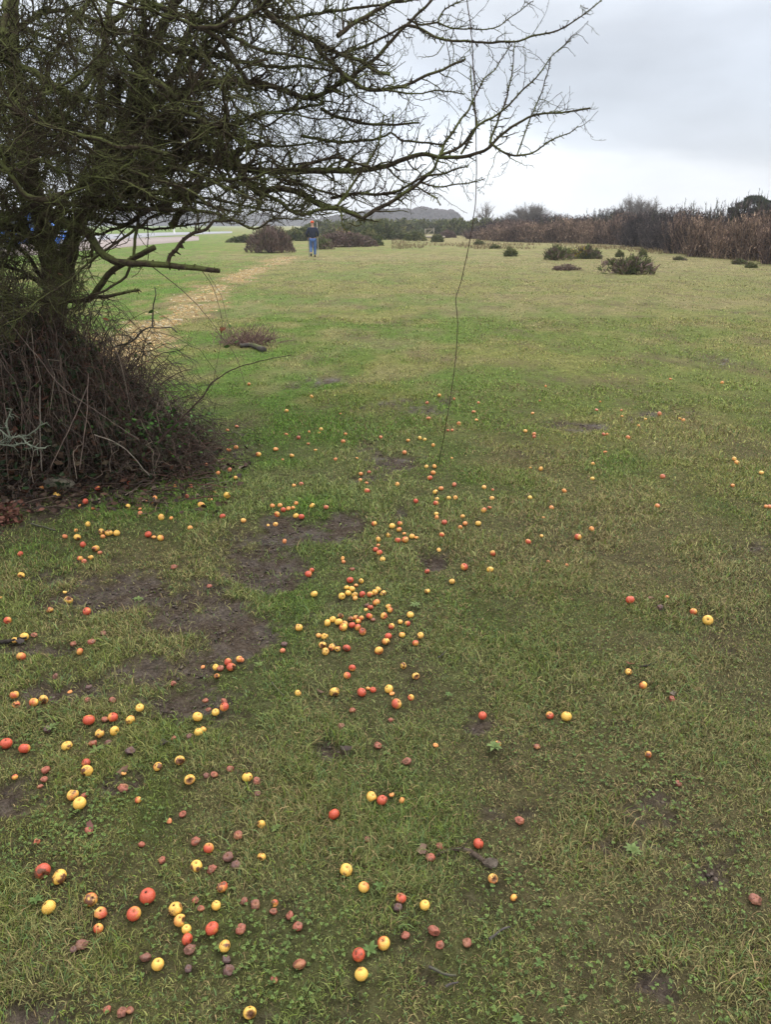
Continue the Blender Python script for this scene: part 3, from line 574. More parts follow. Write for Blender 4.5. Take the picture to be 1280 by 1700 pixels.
for q in ([(170,300),(230,318),(290,322),(350,330),(420,345),(470,352)],[(140,360),(200,374),(260,380),(310,374),(350,369)],[(200,280),(260,300),(310,315),(350,340),(385,364)],[(300,282),(350,300),(400,322),(440,337)],
 [(200,120),(260,140),(330,180),(400,215),(450,235)],[(60,200),(140,215),(220,240),(300,262)],[(0,120),(80,150),(170,170),(260,200)],[(0,40),(70,60),(150,90),(230,110),(320,150)],[(120,20),(200,50),(280,60),(360,110),(430,150)],[(0,250),(60,262),(120,290),(200,300),(260,330)],[(-20,180),(40,170),(120,130),(190,60),(230,0)]):
    d_ = 4.3 + .13 * (len(TR) % 7); T_(q, 6, 2.2, d_ + .35, d_, True, tw=1.3)
trunk_px = [(70,830,5.75),(75,640,5.7),(85,470,5.65),(60,330,5.6),(25,150,5.5),(20,0,5.5),(10,-150,5.5)]
TRK = np.array([P(*q) for q in trunk_px]); TRK[0, 2] = -.05
fork = np.array([P(*q) for q in [(85,470,5.65),(150,330,5.6),(210,190,5.5),(262,60,5.45),(310,-30,5.4),(400,-160,5.3)]])
fork2 = np.array([P(*q) for q in [(75,600,5.7),(110,420,6.2),(160,280,6.5),(170,100,6.7),(200,-120,6.9)]])
crab = empty('crab_apple_tree', (0, 0, 0), 'leafless thorny crab apple tree with mossy tangled limbs hanging over the grass', 'tree')
crab.location = tuple(TRK[0]); inv = -TRK[0]
def add_trunk():
    t = Tubes()
    for c, r0, r1 in ((TRK, .09, .03), (fork, .055, .025), (fork2, .055, .022)):
        s = spline(c, .06); n = len(s); rr = np.linspace(r0, r1, n) * (1 + .25 * (np.random.default_rng(3).random(n) - .5)); t.add(s + inv, rr, 10)
    link('trunk', t.mesh('trunk'), M_bark, crab)
add_trunk()
allt = np.vstack((spline(TRK, .05), spline(fork, .05), spline(fork2, .05))); allt = allt[allt[:, 2] > .5]
prim = []  # (pts, radii, tw, label, dead, mass)
def connect(p0, d0):
    # nearest trunk point somewhat lower than the start
    c = allt[np.argmin(np.linalg.norm(allt - (p0 - np.array((.3, 0, .15))), axis=1))]
    mid = (c + p0) / 2 + np.array((0, 0, .06)); return c, mid
for pts, w0, w1, d0, d1, con, lab, dead, tw in TR:
    n = len(pts); ds = np.linspace(d0, d1, n); ctrl = [P(a, b, d) for (a, b), d in zip(pts, ds)]; ws = list(np.linspace(w0, w1, n) / F * ds / 2)
    if con:
        c, mid = connect(ctrl[0], d0); ctrl = [c, mid] + ctrl; ws = [ws[0] * 1.5, ws[0] * 1.2] + ws
    q = spline(np.hstack((np.array(ctrl), np.array(ws)[:, None])), .035, .0036)
    prim.append((q[:, :3], np.maximum(q[:, 3], .0015), tw, lab, dead, False))
# limbs of the tangle on the left, not individually traceable
rf = np.random.default_rng(21)
for k in range(48):
    tx = rf.choice([rf.uniform(-260, 120), rf.uniform(100, 440), rf.uniform(300, 620)], p=[.32, .45, .23])
    ty = rf.uniform(-230, 330) if tx < 420 else rf.uniform(-150, 190)
    if tx < 130 and rf.random() < .45: ty = rf.uniform(200, 480)
    dd = rf.uniform(4.0, 6.6)
    if k % 5 == 0: tx, ty, dd = rf.uniform(-120, 150), rf.uniform(370, 620), rf.uniform(4.3, 5.4)
    e = P(tx, ty, dd)
    src = allt[allt[:, 2] > 1.85] if tx > 60 and ty < 360 else allt
    c = src[rf.integers(0, len(src))] + rf.normal(0, .03, 3)
    if k > 16:   # most limbs of the tangle fork off other limbs, not off the trunk
        q0 = prim[rf.choice([j for j in range(len(prim)) if prim[j][5] or prim[j][0][:, 0].min() < -1.6])][0]; q0 = q0[project(q0[:, 0], q0[:, 1], q0[:, 2])[0] < 520]
        if len(q0) > 8:
            c = q0[int(len(q0) * rf.uniform(.25, .95))]
            if k % 5:
                for _ in range(30):
                    e = c + unit(np.array((rf.normal(.15, 1), rf.normal(-.15, .7), rf.normal(.1, .45)))) * rf.uniform(.8, 1.9); ex, ey, ed = project(*e)
                    if ex < 560 and ey < (330 if ex > 110 else 500) and 3.7 < ed < 7: break
    if np.linalg.norm(e - c) < .7: e = c + unit(e - c) * .9
    v = e - c; m1 = c + v * .33 + np.array((0, 0, rf.uniform(-.05, .25))) + rf.normal(0, .1, 3); m2 = c + v * .68 + np.array((0, 0, rf.uniform(-.1, .18))) + rf.normal(0, .1, 3)
    q = spline(np.array((c, m1, m2, e)), .045, .009); r0 = rf.uniform(.012, .030)
    prim.append((q, np.linspace(r0, .004, len(q)), 1.0, None, False, True))
ids = list(range(len(prim)))
PL = [p[0] for p in prim]; RL = [p[1] for p in prim]
trs = [i for i in ids if not prim[i][5]]; mss = [i for i in ids if prim[i][5]]
TMIN = {}
def sub(sel, **kw): return grow([PL[i] for i in sel], [RL[i] for i in sel], sel, **kw)
acc = {i: Tubes() for i in ids}
def put(PT, RD, cid, sides):
    for i in np.unique(cid):
        m = cid == i; acc[i].add(PT[m] + inv, RD[m], sides)
for i in ids: acc[i].add(prim[i][0] + inv, prim[i][1], 7, cap=True)
# side shoots: fewer on the right-hand tips, more towards the tangle
def thin(PT, RD, cid):
    px, py, _ = project(PT[:, 0, 0], PT[:, 0, 1], PT[:, 0, 2]); ex, ey, _ = project(PT[:, -1, 0], PT[:, -1, 1], PT[:, -1, 2])
    prob = .24 + .76 * sstep(740, 480, px)
    tw = np.array([prim[int(c)][2] * (1 if not prim[int(c)][5] else 1) for c in cid]); prob = prob * tw * np.where(np.array([prim[int(c)][5] for c in cid]), .62 + .38 * sstep(240, 60, px), 1)
    # leave the open view under the crown
    prob = prob * np.where((ex > 150) & (ey > 372), .10, 1) * np.where((ex > 820) & (px < 800), .4, 1)
    prob = np.where((ex > 150) & (py > 395), .10 * prob, prob)
    k = rng.random(len(px)) < prob; return PT[k], RD[k], cid[k]
a2 = thin(*sub(trs, per_m=42, l0=.08, l1=.44, K=9, spread=(.5, 1.3), rr=.45, wig=.24, up=.04, r0=.0023))
b2 = thin(*sub(mss, per_m=38, l0=.20, l1=.75, K=9, spread=(.6, 1.5), rr=.42, wig=.24, up=0, r0=.0027, tmin=.28))
put(*a2, 4); put(*b2, 4)
c2 = [np.concatenate((a, b)) for a, b in zip(a2, b2)]
a3 = thin(*grow(list(c2[0]), list(c2[1]), list(c2[2]), per_m=15, l0=.05, l1=.24, K=6, spread=(.6, 1.5), rr=.7, wig=.30, up=.03, r0=.0019))
put(*a3, 3)
sp_par = [PL[i] for i in trs] + list(c2[0]) + list(a3[0]); sp_r = [RL[i] for i in trs] + list(c2[1]) + list(a3[1]); sp_i = trs + list(c2[2]) + list(a3[2])
a4 = grow(sp_par, sp_r, sp_i, per_m=30, l0=.010, l1=.05, K=3, spread=(.8, 1.5), rr=.75, wig=.25, r0=.0017, taper=.4)
put(*a4, 3)
a5 = sub(trs, per_m=48, l0=.010, l1=.042, K=3, spread=(.8, 1.5), rr=.6, wig=.22, r0=.0023, taper=.4); put(*a5, 4)
a6 = sub(ids, per_m=26, l0=.006, l1=.016, K=3, spread=(1.0, 1.57), rr=.9, wig=.2, r0=.005, taper=.7); a6 = (a6[0], np.minimum(a6[1], .007), a6[2]); put(*a6, 5)
print('twigs', len(c2[0]), len(a3[0]), len(a4[0]))
for i in ids: link('branch', acc[i].mesh('branch'), M_bark, crab, label=prim[i][3])

# long hanging bramble cane that comes down from the branches to the turf
hc = [(770,-30,4.6),(778,20,4.6),(783,60,4.6),(788,160,4.6),(791,262,4.65),(790,330,4.7),(780,400,4.75),(765,470,4.8),(757,497,4.8),(760,540,4.8),(756,600,4.8),(748,660,4.8),(738,720,4.85)]
pts = [P(*q) for q in hc]; g = ground_pt(728, 770); g[2] = float(hgt(g[0], g[1])) - .01; pts.append(g)
t = Tubes(); q = spline(np.array(pts), .03, .0012); t.add(q, np.linspace(.0036, .0022, len(q)), 5, (.040, .022, .014)); c_ = grow([q], [np.full(len(q), .003)], [0], 5, .02, .07, 4, (.5, 1.2), .6, .2, r0=.0014); t.add(c_[0], c_[1], 4, (.040, .022, .014))
for pz in ((783, 65), (789, 72)):
    c = P(pz[0], pz[1], 4.6); t.add(np.array((c, c + (.012, 0, -.01), c + (.018, 0, -.02))), np.array((.002, .007, .002)), 5, (.03, .02, .015))
link('hanging_cane', t.mesh('hanging_cane'), M_cane.m, label='single thin brown cane dangling from the branches down to the turf', cat='cane')

# ---------------------------------------------------------------- bramble thicket at the foot of the tree
def leaf_quads(t, C, size, cols, flat=.5):
    M = len(C); d = unit(rng.normal(size=(M, 3)) * np.array((1, 1, flat))); u = unit(np.cross(d, rng.normal(size=(M, 3)))); n = np.cross(d, u)
    s = size[:, None]
    V = np.stack((C - d * s, C - d * s * .2 + u * s * .55 + n * s * .12, C + d * s * .5 + u * s * .4 + n * s * .12, C + d * s, C + d * s * .5 - u * s * .4 + n * s * .12, C - d * s * .2 - u * s * .55 + n * s * .12), 1).reshape(-1, 3)
    i = np.arange(M) * 6
    Fq = np.concatenate((np.stack((i, i + 1, i + 2, i + 3), -1), np.stack((i, i + 3, i + 4, i + 5), -1)))
    t.quads(V, Fq, np.repeat(cols, 6, 0))
def canes(n, cx, cy, rx, ry, hmax, seed, K=14, spill=.5):
    r_ = np.random.default_rng(seed); a = r_.uniform(0, 2 * math.pi, n); q = np.sqrt(r_.random(n)); x = cx + rx * q * np.cos(a); y = cy + ry * q * np.sin(a)
    out = unit(np.stack((np.cos(a), np.sin(a)), -1) + r_.normal(0, .5, (n, 2))); h = hmax * (1 - .55 * q ** 2) * r_.uniform(.45, 1.1, n); sp = spill * r_.uniform(.2, 1.3, n)
    t = np.linspace(0, 1, K)[None, :]
    arch = np.sin(np.minimum(t * r_.uniform(1.9, 2.9, n)[:, None], math.pi)) * h[:, None]
    X = x[:, None] + out[:, :1] * sp[:, None] * t ** 1.4; Y = y[:, None] + out[:, 1:] * sp[:, None] * t ** 1.4
    Pp = np.stack((X, Y, arch), -1) + np.cumsum(r_.normal(0, .021, (n, K, 3)), 1); Pp[:, 0, 2] = -.02; Pp[:, :, 2] = np.maximum(Pp[:, :, 2], .004)
    return Pp
def cane_cols(n, r_=rng):
    pal = np.array(((.070, .046, .032), (.105, .074, .052), (.050, .034, .025), (.16, .125, .09), (.085, .040, .028), (.055, .055, .025)))
    return pal[r_.choice(6, n, p=[.28, .20, .26, .07, .11, .08])] * r_.uniform(.45, 1.3, n)[:, None]
bram = empty('bramble_thicket', (-2.6, 5.2, 0), 'dense brown bramble thicket heaped round the foot of the tree', 'bramble'); binv = np.array((2.6, -5.2, 0))
t = Tubes()
for (n, cx, cy, rx, ry, hm, sd, spl) in ((1300, -2.85, 5.35, 1.05, .85, 1.35, 1, .5), (700, -2.4, 5.15, .8, .55, .95, 2, .4), (420, -1.75, 5.15, .45, .45, .42, 3, .35), (380, -3.0, 4.85, .8, .4, .9, 4, .4), (260, -1.95, 5.0, .7, .4, .25, 5, .4)):
    Pp = canes(n, cx, cy, rx, ry, hm, sd, spill=spl); rr = rng.uniform(.0016, .0042, n)[:, None] * np.linspace(1, .45, 14)[None]; t.add(Pp + binv, rr, 4, cane_cols(n))
    ch = grow(list(Pp[::2]), list(rr[::2]), list(range(0, n, 2)), per_m=5, l0=.06, l1=.35, K=5, spread=(.4, 1.3), rr=.7, wig=.25, r0=.0013); t.add(ch[0] + binv, ch[1], 3, cane_cols(len(ch[0])))
n = 3600; K = 7; a = rng.uniform(0, 2 * math.pi, n); q = rng.random(n) ** .5; zz = rng.random(n) ** .8
C = np.stack((-2.65 + 1.45 * q * np.cos(a) * (1.0 - .5 * zz), 5.2 + .95 * q * np.sin(a) * (1 - .45 * zz), .04 + 1.15 * zz * (1 - .6 * q ** 2)), -1); d = unit(rng.normal(size=(n, 3)) * np.array((1, 1, .8))); pts_ = [C]; st_ = rng.uniform(.02, .07, n)[:, None]
for k in range(1, K):
    d = unit(d + rng.normal(0, .28, (n, 3)) - np.array((0, 0, .08))); pts_.append(pts_[-1] + d * st_)
Pp = np.stack(pts_, 1); Pp[:, :, 2] = np.maximum(Pp[:, :, 2], .01); t.add(Pp + binv, rng.uniform(.0014, .0034, n)[:, None] * np.linspace(1, .5, K)[None], 4, cane_cols(n))
link('stems', t.mesh('stems', True), M_cane.m, bram)
t = Tubes(); n = 15000
a = rng.uniform(0, 2 * math.pi, n); q = rng.random(n) ** .5; zz = rng.random(n)
C = np.stack((-2.6 + 1.35 * q * np.cos(a) * (1.02 - .45 * zz), 5.2 + .95 * q * np.sin(a) * (1 - .4 * zz), .02 + 1.05 * zz * (1 - .5 * q ** 2)), -1)
pal = np.array(((.022, .040, .014), (.035, .060, .018), (.060, .035, .018), (.10, .045, .025), (.085, .065, .035), (.05, .11, .02)))
cols = pal[rng.choice(6, n, p=[.34, .14, .24, .14, .11, .03])] * rng.uniform(.7, 1.3, n)[:, None]
leaf_quads(t, C + binv, rng.uniform(.010, .034, n), cols * .85)
n = 420; C = np.stack((rng.normal(-1.62, .17, n), rng.normal(4.95, .12, n), rng.uniform(.08, .42, n)), -1); leaf_quads(t, C + binv, rng.uniform(.01, .022, n), np.array((.05, .12, .02)) * rng.uniform(.5, 1.4, n)[:, None])
link('leaves', t.mesh('leaves', False), M_leafmix.m, bram)
def traced(name, pxs, r0, r1, col, parent, inv_, sides=6, thorn=0, label=None):
    q = spline(np.array([P(*p) for p in pxs]), .03, .002); rr = np.linspace(r0, r1, len(q)); t = Tubes(); t.add(q + inv_, rr, sides, col, cap=True)
    if thorn:
        c = grow([q], [rr], [0], per_m=thorn, l0=.012, l1=.03, K=3, spread=(.9, 1.4), rr=.6, wig=.1, r0=.0012, taper=.2); t.add(c[0] + inv_, c[1], 3, col)
    return link(name, t.mesh(name), M_cane.m, parent, label=label)
DK = (.05, .028, .022)
traced('cane', [(262,735,4.75),(300,695,4.7),(335,660,4.65),(352,635,4.62),(390,612,4.6),(430,600,4.55),(484,589,4.5)], .006, .0018, DK, bram, binv, thorn=60, label='long dark thorny cane arching right over the grass')
traced('cane', [(336,660,4.65),(352,637,4.6),(362,622,4.6)], .003, .0015, DK, bram, binv, thorn=40)
traced('cane', [(190,575,5.3),(219,566,5.2),(242,545,5.1),(266,545,5.05),(285,544,5.0),(294,552,5.0)], .008, .004, (.10, .085, .06), bram, binv, thorn=14)
traced('cane', [(252,545,5.08),(254,507,5.06),(258,490,5.05),(256,476,5.05)], .006, .003, (.06, .05, .035), bram, binv, thorn=50)
traced('cane', [(265,640,5.0),(290,622,4.95),(318,612,4.9)], .004, .002, DK, bram, binv, thorn=30)
traced('cane', [(248,440,4.8),(275,460,4.8),(300,480,4.8),(335,515,4.8),(365,555,4.8),(390,590,4.75),(407,640,4.7)], .0032, .0014, (.09, .065, .04), bram, binv, thorn=8)
traced('cane', [(335,450,4.7),(352,475,4.7),(363,510,4.7),(368,545,4.7),(362,590,4.72),(350,650,4.75)], .0022, .0012, (.07, .05, .03), bram, binv)
traced('cane', [(345,455,4.7),(366,490,4.7),(376,530,4.7),(382,560,4.7)], .0018, .001, (.07, .05, .03), bram, binv)
traced('cane', [(65,640,4.6),(66,700,4.58),(68,782,4.55)], .0035, .004, (.14, .115, .09), bram, binv, label='pale upright stick standing in the bramble')
traced('cane', [(145,640,4.6),(120,700,4.5),(82,778,4.45)], .0028, .0028, (.12, .085, .065), bram, binv)
traced('cane', [(146,620,4.6),(143,690,4.5),(132,780,4.45)], .0028, .003, (.115, .08, .06), bram, binv)
traced('cane', [(156,722,4.5),(185,733,4.45),(210,748,4.4),(248,790,4.3)], .003, .002, (.18, .15, .115), bram, binv)
traced('cane', [(-10,508,4.7),(60,590,4.6),(100,640,4.55),(170,690,4.5),(230,730,4.4)], .003, .002, (.11, .08, .06), bram, binv)
t = Tubes(); q0 = [spline(np.array([P(*p) for p in l]), .02, .003) for l in ([(-20,700,4.3),(15,725,4.25),(45,722,4.25),(78,700,4.2)], [(15,725,4.25),(10,700,4.25),(20,680,4.2)], [(30,723,4.25),(50,740,4.2),(75,745,4.2)], [(-10,735,4.3),(20,740,4.25),(40,735,4.2)])]
for q in q0: t.add(q + binv, np.full(len(q), .0042), 6, (.15, .165, .115))
ch = grow(q0, [np.full(len(q), .006) for q in q0], range(4), per_m=70, l0=.02, l1=.09, K=4, spread=(.6, 1.4), rr=.6, wig=.3, r0=.002); t.add(ch[0] + binv, ch[1] * .8, 4, (.16, .18, .125))
link('lichen_twig', t.mesh('lichen_twig'), M_cane.m, bram, label='pale grey-green twig crusted with lichen')
lv = Tubes(); C = np.array([P(*p) for p in ((369,546,4.68),(374,553,4.68),(381,541,4.7),(356,583,4.7),(376,575,4.68),(392,567,4.65),(366,548,4.7),(96,470,4.8),(84,460,4.8),(100,455,4.8),(250,517,5.0),(163,520,4.8),(175,530,4.8),(160,505,4.8),(250,570,4.9),(245,600,4.9),(225,590,4.9),(380,735,4.4),(370,762,4.4))])
leaf_quads(lv, C + binv, rng.uniform(.016, .026, len(C)), np.array([(.05, .09, .02) if k % 3 else (.13, .05, .02) for k in range(len(C))]) * 1.0)
link('leaves', lv.mesh('leaves', False), M_leafmix.m, bram)

# leaf litter and fallen twigs under the bramble
t = Tubes(); n = 5200
x = rng.normal(-2.5, .75, n); y = rng.normal(4.75, .42, n); ok = (y < 6) & (x < -.95) & (y > 3.85 + .35 * fbm(x * 3, y, 5)); x, y = x[ok], y[ok]; n = len(x)
C = np.stack((x, y, hgt(x, y) + rng.uniform(.0, .03, n)), -1); pal = np.array(((.055, .032, .022), (.085, .055, .035), (.035, .024, .018), (.15, .11, .075), (.085, .042, .028)))
leaf_quads(t, C, rng.uniform(.010, .03, n), pal[rng.choice(5, n, p=[.32, .2, .28, .1, .1])] * rng.uniform(.6, 1.3, n)[:, None], flat=.25)
n = 420; x = rng.uniform(-3.4, -1.1, n); y = rng.normal(4.62, .22, n) ; an = rng.uniform(0, 3.14, n); l = rng.uniform(.04, .22, n); dx = np.cos(an) * l / 2; dy = np.sin(an) * l / 2; z = hgt(x, y) + rng.uniform(.008, .04, n)
Pp = np.stack((np.stack((x - dx, y - dy, z), -1), np.stack((x, y + rng.normal(0, .01, n), z + .008), -1), np.stack((x + dx, y + dy, z), -1)), 1); t.add(Pp, np.tile(rng.uniform(.0015, .004, n)[:, None], (1, 3)), 4, cane_cols(n))
link('leaf_litter', t.mesh('leaf_litter', False), M_leafmix.m, label='brown leaves and fallen twigs littering the ground under the bramble', cat='leaf litter', kind='stuff')
t = Tubes(); n = 260; c0 = ground_pt(5, 875); C = np.stack((rng.normal(c0[0] - .03, .06, n), rng.normal(c0[1] + .05, .06, n), rng.uniform(0, .11, n)), -1); leaf_quads(t, C, rng.uniform(.012, .022, n), np.array((.13, .055, .035)) * rng.uniform(.4, 1.2, n)[:, None])
link('leaf_heap', t.mesh('leaf_heap', False), M_leafmix.m, label='small heap of rusty red dead leaves at the left edge', cat='leaf heap', kind='stuff')
def rock(name, px, py, sx, sy, sz, rz, mat, label, cat, seed=1):
    bm = bmesh.new(); bmesh.ops.create_icosphere(bm, subdivisions=4, radius=1); 
    V = np.array([v.co[:] for v in bm.verts]); 
    for k in range(9):
        d = unit(np.random.default_rng(seed * 31 + k).normal(size=3)); h = V @ d; V = V - np.clip(h - .72, 0, 1)[:, None] * d * .8
    V = V * (1 + .10 * n3d(V, 2, seed))[:, None] * (1 + .05 * n3d(V, 7, seed))[:, None]
    for v, c in zip(bm.verts, V): v.co = (c[0] * sx, c[1] * sy, c[2] * sz)
    for f in bm.faces: f.smooth = True
    me = bpy.data.meshes.new(name); bm.to_mesh(me); bm.free(); o = link(name, me, mat, label=label, cat=cat); g = ground_pt(px, py); o.location = (g[0], g[1], float(hgt(g[0], g[1])) + sz * .45); o.rotation_euler = (0, .06, rz); return o
ms = Mat('stone', .85, .2); f = ms.noise(9, 6, .7); ms.color(ms.mix(ms.rng(ms.noise(3, 3), .45, .6), ms.ramp(f, [(.3, (.12, .105, .08)), (.7, (.27, .235, .175))]), (.14, .14, .08))); ms.bump(f, .6, .02)
rock('stone', 99, 815, .105, .045, .062, .05, ms.m, 'flat buff stone lying at the foot of the bramble', 'stone', 4)

# ---------------------------------------------------------------- small things on the turf
def simple_stick(name, p, r0, r1, mat, label, cat, sides=7, side_twigs=0, lift=.01):
    q = []
    for (a, b) in p:
        g = ground_pt(a, b); q.append((g[0], g[1], float(hgt(g[0], g[1])) + lift + r0 * .5))
    q = np.array(q); o = q[0].copy(); s = spline(q, .02, .0015); rr = np.linspace(r0, r1, len(s)) * (1 + .15 * rng.normal(size=len(s)) * .5); t = Tubes(); t.add(s - o, rr, sides, (.14, .10, .075), cap=True)
    if side_twigs: c = grow([s], [rr], [0], side_twigs, .03, .1, 4, (.5, 1.1), .5, .2, r0=.0015); t.add(c[0] - o, c[1], 4, (.14, .10, .075))
    ob = link(name, t.mesh(name), mat, label=label, cat=cat); ob.location = tuple(o); return ob
simple_stick('log', [(398,577),(418,577),(438,584)], .028, .04, M_bark2, 'short mossy cut log lying by the twig pile', 'log', 10, lift=.02)
mrt = Mat('root_bark', .9, .1); f = mrt.noise(40, 6, .8); mrt.color(mrt.ramp(f, [(.35, (.05, .035, .026)), (.65, (.15, .115, .085))])); mrt.bump(f, .8, .015)
simple_stick('dug_root', [(725,1422),(750,1414),(780,1418),(806,1436)], .0045, .0075, mrt.m, 'curved dark root dug up out of the near turf', 'root', 8, 30, lift=.0)
mcl = Mat('earth', .9, .1); f = mcl.noise(30, 6, .8); mcl.color(mcl.ramp(f, [(.35, (.05, .038, .028)), (.65, (.17, .14, .11))])); mcl.bump(f, .8, .02)
rock('turf_clod', 815, 1438, .022, .018, .008, .5, mcl.m, 'grey-brown clod of earth at the end of the dug root', 'clod', 9)
simple_stick('stick', [(712,1612),(735,1620),(758,1622)], .0035, .0025, M_bark2, 'pale grey stick lying in the nearest grass, upper one', 'stick', 6)
simple_stick('stick', [(740,1642),(750,1638),(760,1632)], .003, .002, M_bark2, 'short pale stick just below the longer grey stick', 'stick', 6)
simple_stick('stick', [(52,874),(75,880),(92,884)], .006, .004, M_bark2, 'brown stick lying left on the lush grass', 'stick', 6)
simple_stick('stick', [(-10,1073),(15,1068),(45,1064)], .010, .006, M_dead, 'black wet stick at the far left below the mud', 'stick', 7)
simple_stick('stick', [(452,1140),(462,1152),(472,1160)], .003, .002, M_bark2, 'thin dark stick left of the crowded apples', 'stick', 6)
simple_stick('stick', [(812,1565),(830,1553),(846,1546)], .004, .002, M_bark2, 'forked dark stick near the bottom centre right', 'stick', 6, 20)
simple_stick('stick', [(728,1096),(735,1090),(742,1082)], .003, .002, M_bark2, 'tiny stick beside the right hand windfalls', 'stick', 6)
simple_stick('stick', [(1060,1010+110),(1075,1118),(1090,1112)], .004, .002, M_dead, 'dark twig in the open grass on the right', 'stick', 6)
t = Tubes(); g = ground_pt(412, 572); n = 170
x = rng.normal(0, .20, n); y = rng.normal(0, .12, n); an = rng.uniform(0, 6.28, n); K = 5; tt = np.linspace(0, 1, K)[None, :]; l = rng.uniform(.1, .38, n)
Pp = np.stack((x[:, None] + np.cos(an)[:, None] * l[:, None] * tt * .8, y[:, None] + np.sin(an)[:, None] * l[:, None] * .5 * tt, np.abs(rng.uniform(.0, .05, n))[:, None] + tt * rng.uniform(.0, .26, n)[:, None]), -1) + np.cumsum(rng.normal(0, .008, (n, K, 3)), 1)
t.add(Pp, np.tile(np.linspace(.005, .002, K)[None], (n, 1)), 4, np.array((.17, .10, .08)) * rng.uniform(.6, 1.3, n)[:, None])
ch = grow(list(Pp), [np.linspace(.005, .002, K)] * n, list(range(n)), 12, .05, .15, 4, (.5, 1.3), .7, .2, r0=.0018); t.add(ch[0], ch[1], 3, (.16, .10, .085))
o = link('twig_pile', t.mesh('twig_pile'), M_cane.m, label='low heap of reddish dead twigs on the grass behind the log', cat='twig pile'); o.location = (g[0], g[1], 0)
# rosette weeds
def rosette(seed, n, size, colr):
    r_ = np.random.default_rng(seed); V = []; Fq = []; 
    for k in range(n):
        a = k * 2.4 + r_.normal(0, .2); l = size * r_.uniform(.6, 1.1); wd = l * r_.uniform(.16, .26); up = r_.uniform(.15, .5); K = 5
        for j in range(K):
            s = j / (K - 1); wj = wd * math.sin(min(1, .15 + s * .95) * math.pi) ** .7 * (1 if s < .99 else .1) + .001
            rr = l * s; zz = l * up * math.sin(s * 2.1) + .004; cx, cy = rr * math.cos(a), rr * math.sin(a); nx, ny = -math.sin(a), math.cos(a)
            V += [(cx + nx * wj, cy + ny * wj, zz + wj * .3), (cx, cy, zz), (cx - nx * wj, cy - ny * wj, zz + wj * .3)]
        b = (len(V) - 3 * K)
        for j in range(K - 1):
            q = b + j * 3; Fq += [(q, q + 1, q + 4, q + 3), (q + 1, q + 2, q + 5, q + 4)]
    V = np.array(V); me = new_mesh('rosette_weed', V, np.array(Fq).ravel(), np.full(len(Fq), 4)); setcol(me, np.tile(np.array(colr), (len(V), 1)) * r_.uniform(.8, 1.2, (len(V), 1))); me.materials.append(M_leafmix.m); return me
ROS = [rosette(1, 9, .045, (.11, .15, .04)), rosette(2, 7, .038, (.085, .135, .035)), rosette(3, 12, .055, (.12, .165, .05))]
RP = [(458,1385,'by the pecked yellow apple'),(630,1485,'between the two nearest yellow apples'),(1050,1420,'on the pale bare soil at lower right'),(970,1245,'on the right grass, pale leaved'),(530,1235,'in the grass below the crowded heap'),(85,1210,'at the left edge, broad leaved'),(105,1380,'below the stacked yellow pair'),(745,1160,'right of the crowded heap'),(690,1010,'beside the right hand windfalls'),(1085,1390,'lower right, small'),(895,1610,'near the bottom right'),(1100,1010,'beyond the open right grass'),(430,1110,'below the bare mud'),(60,1500,'in the lower left corner'),(950,1265,'beside the pale leaved one'),(1150,1340,'on the right near bare soil'),(860,1700,'at the bottom edge'),(230,1000,'growing alone on the bare mud'),(1020,1625,'by the bottom right soil patch'),(615,1590,'next to the nearest red apple'),(200,1590,'under the nearest string of fruit'),(440,790,'behind the small cluster'),(540,825,'beside the wet mud streak'),(820,1250,'left of the open right grass'),(160,1250,'among the scattered left fruit')]
for i, (px, py, wh) in enumerate(RP):
    if i in (3, 4, 6, 9, 11, 14, 15, 18, 20): continue
    g = ground_pt(px, py); o = link('rosette_weed', ROS[i % 3], None, label='flat green rosette weed ' + wh, cat='weed', group='rosette weeds in the turf')
    o.location = (g[0], g[1], float(hgt(g[0], g[1])) + .012); o.rotation_euler = (0, 0, i * 1.3); s = .55 + .07 * (i % 5); o.scale = (s * .68, s * .68, s * .68)
# crumbs of trodden earth
n = 60000; x = rng.uniform(-3, 3, n); y = rng.uniform(1, 7, n); ok = mudmask(x, y) > .3 + .6 * rng.random(n); x, y = x[ok], y[ok]; n = len(x)
sz = np.minimum(rng.gamma(2, .0022, n) + .0012, .009); base8 = unit(np.array([(a, b, c) for a in (-1, 1) for b in (-1, 1) for c in (-1, 1)], float)); V = base8[None] * sz[:, None, None] * rng.uniform(.6, 1.3, (n, 8, 3)) ; V[:, :, 2] *= .6; V += np.stack((x, y, hgt(x, y) - .018 + sz * .2), -1)[:, None]
i = (np.arange(n) * 8)[:, None]; Fq = np.concatenate([np.concatenate([i + k for k in q], 1) for q in ((0,1,3,2),(4,6,7,5),(0,4,5,1),(2,3,7,6),(0,2,6,4),(1,5,7,3))]); t = Tubes(); t.quads(V.reshape(-1, 3), Fq, np.repeat(np.array((.075, .058, .046)) * rng.uniform(.5, 1.7, n)[:, None], 8, 0))
link('mud_crumbs', t.mesh('mud_crumbs'), M_leafmix, label='small crumbs of trodden brown earth on the muddy patches', cat='earth', kind='stuff')
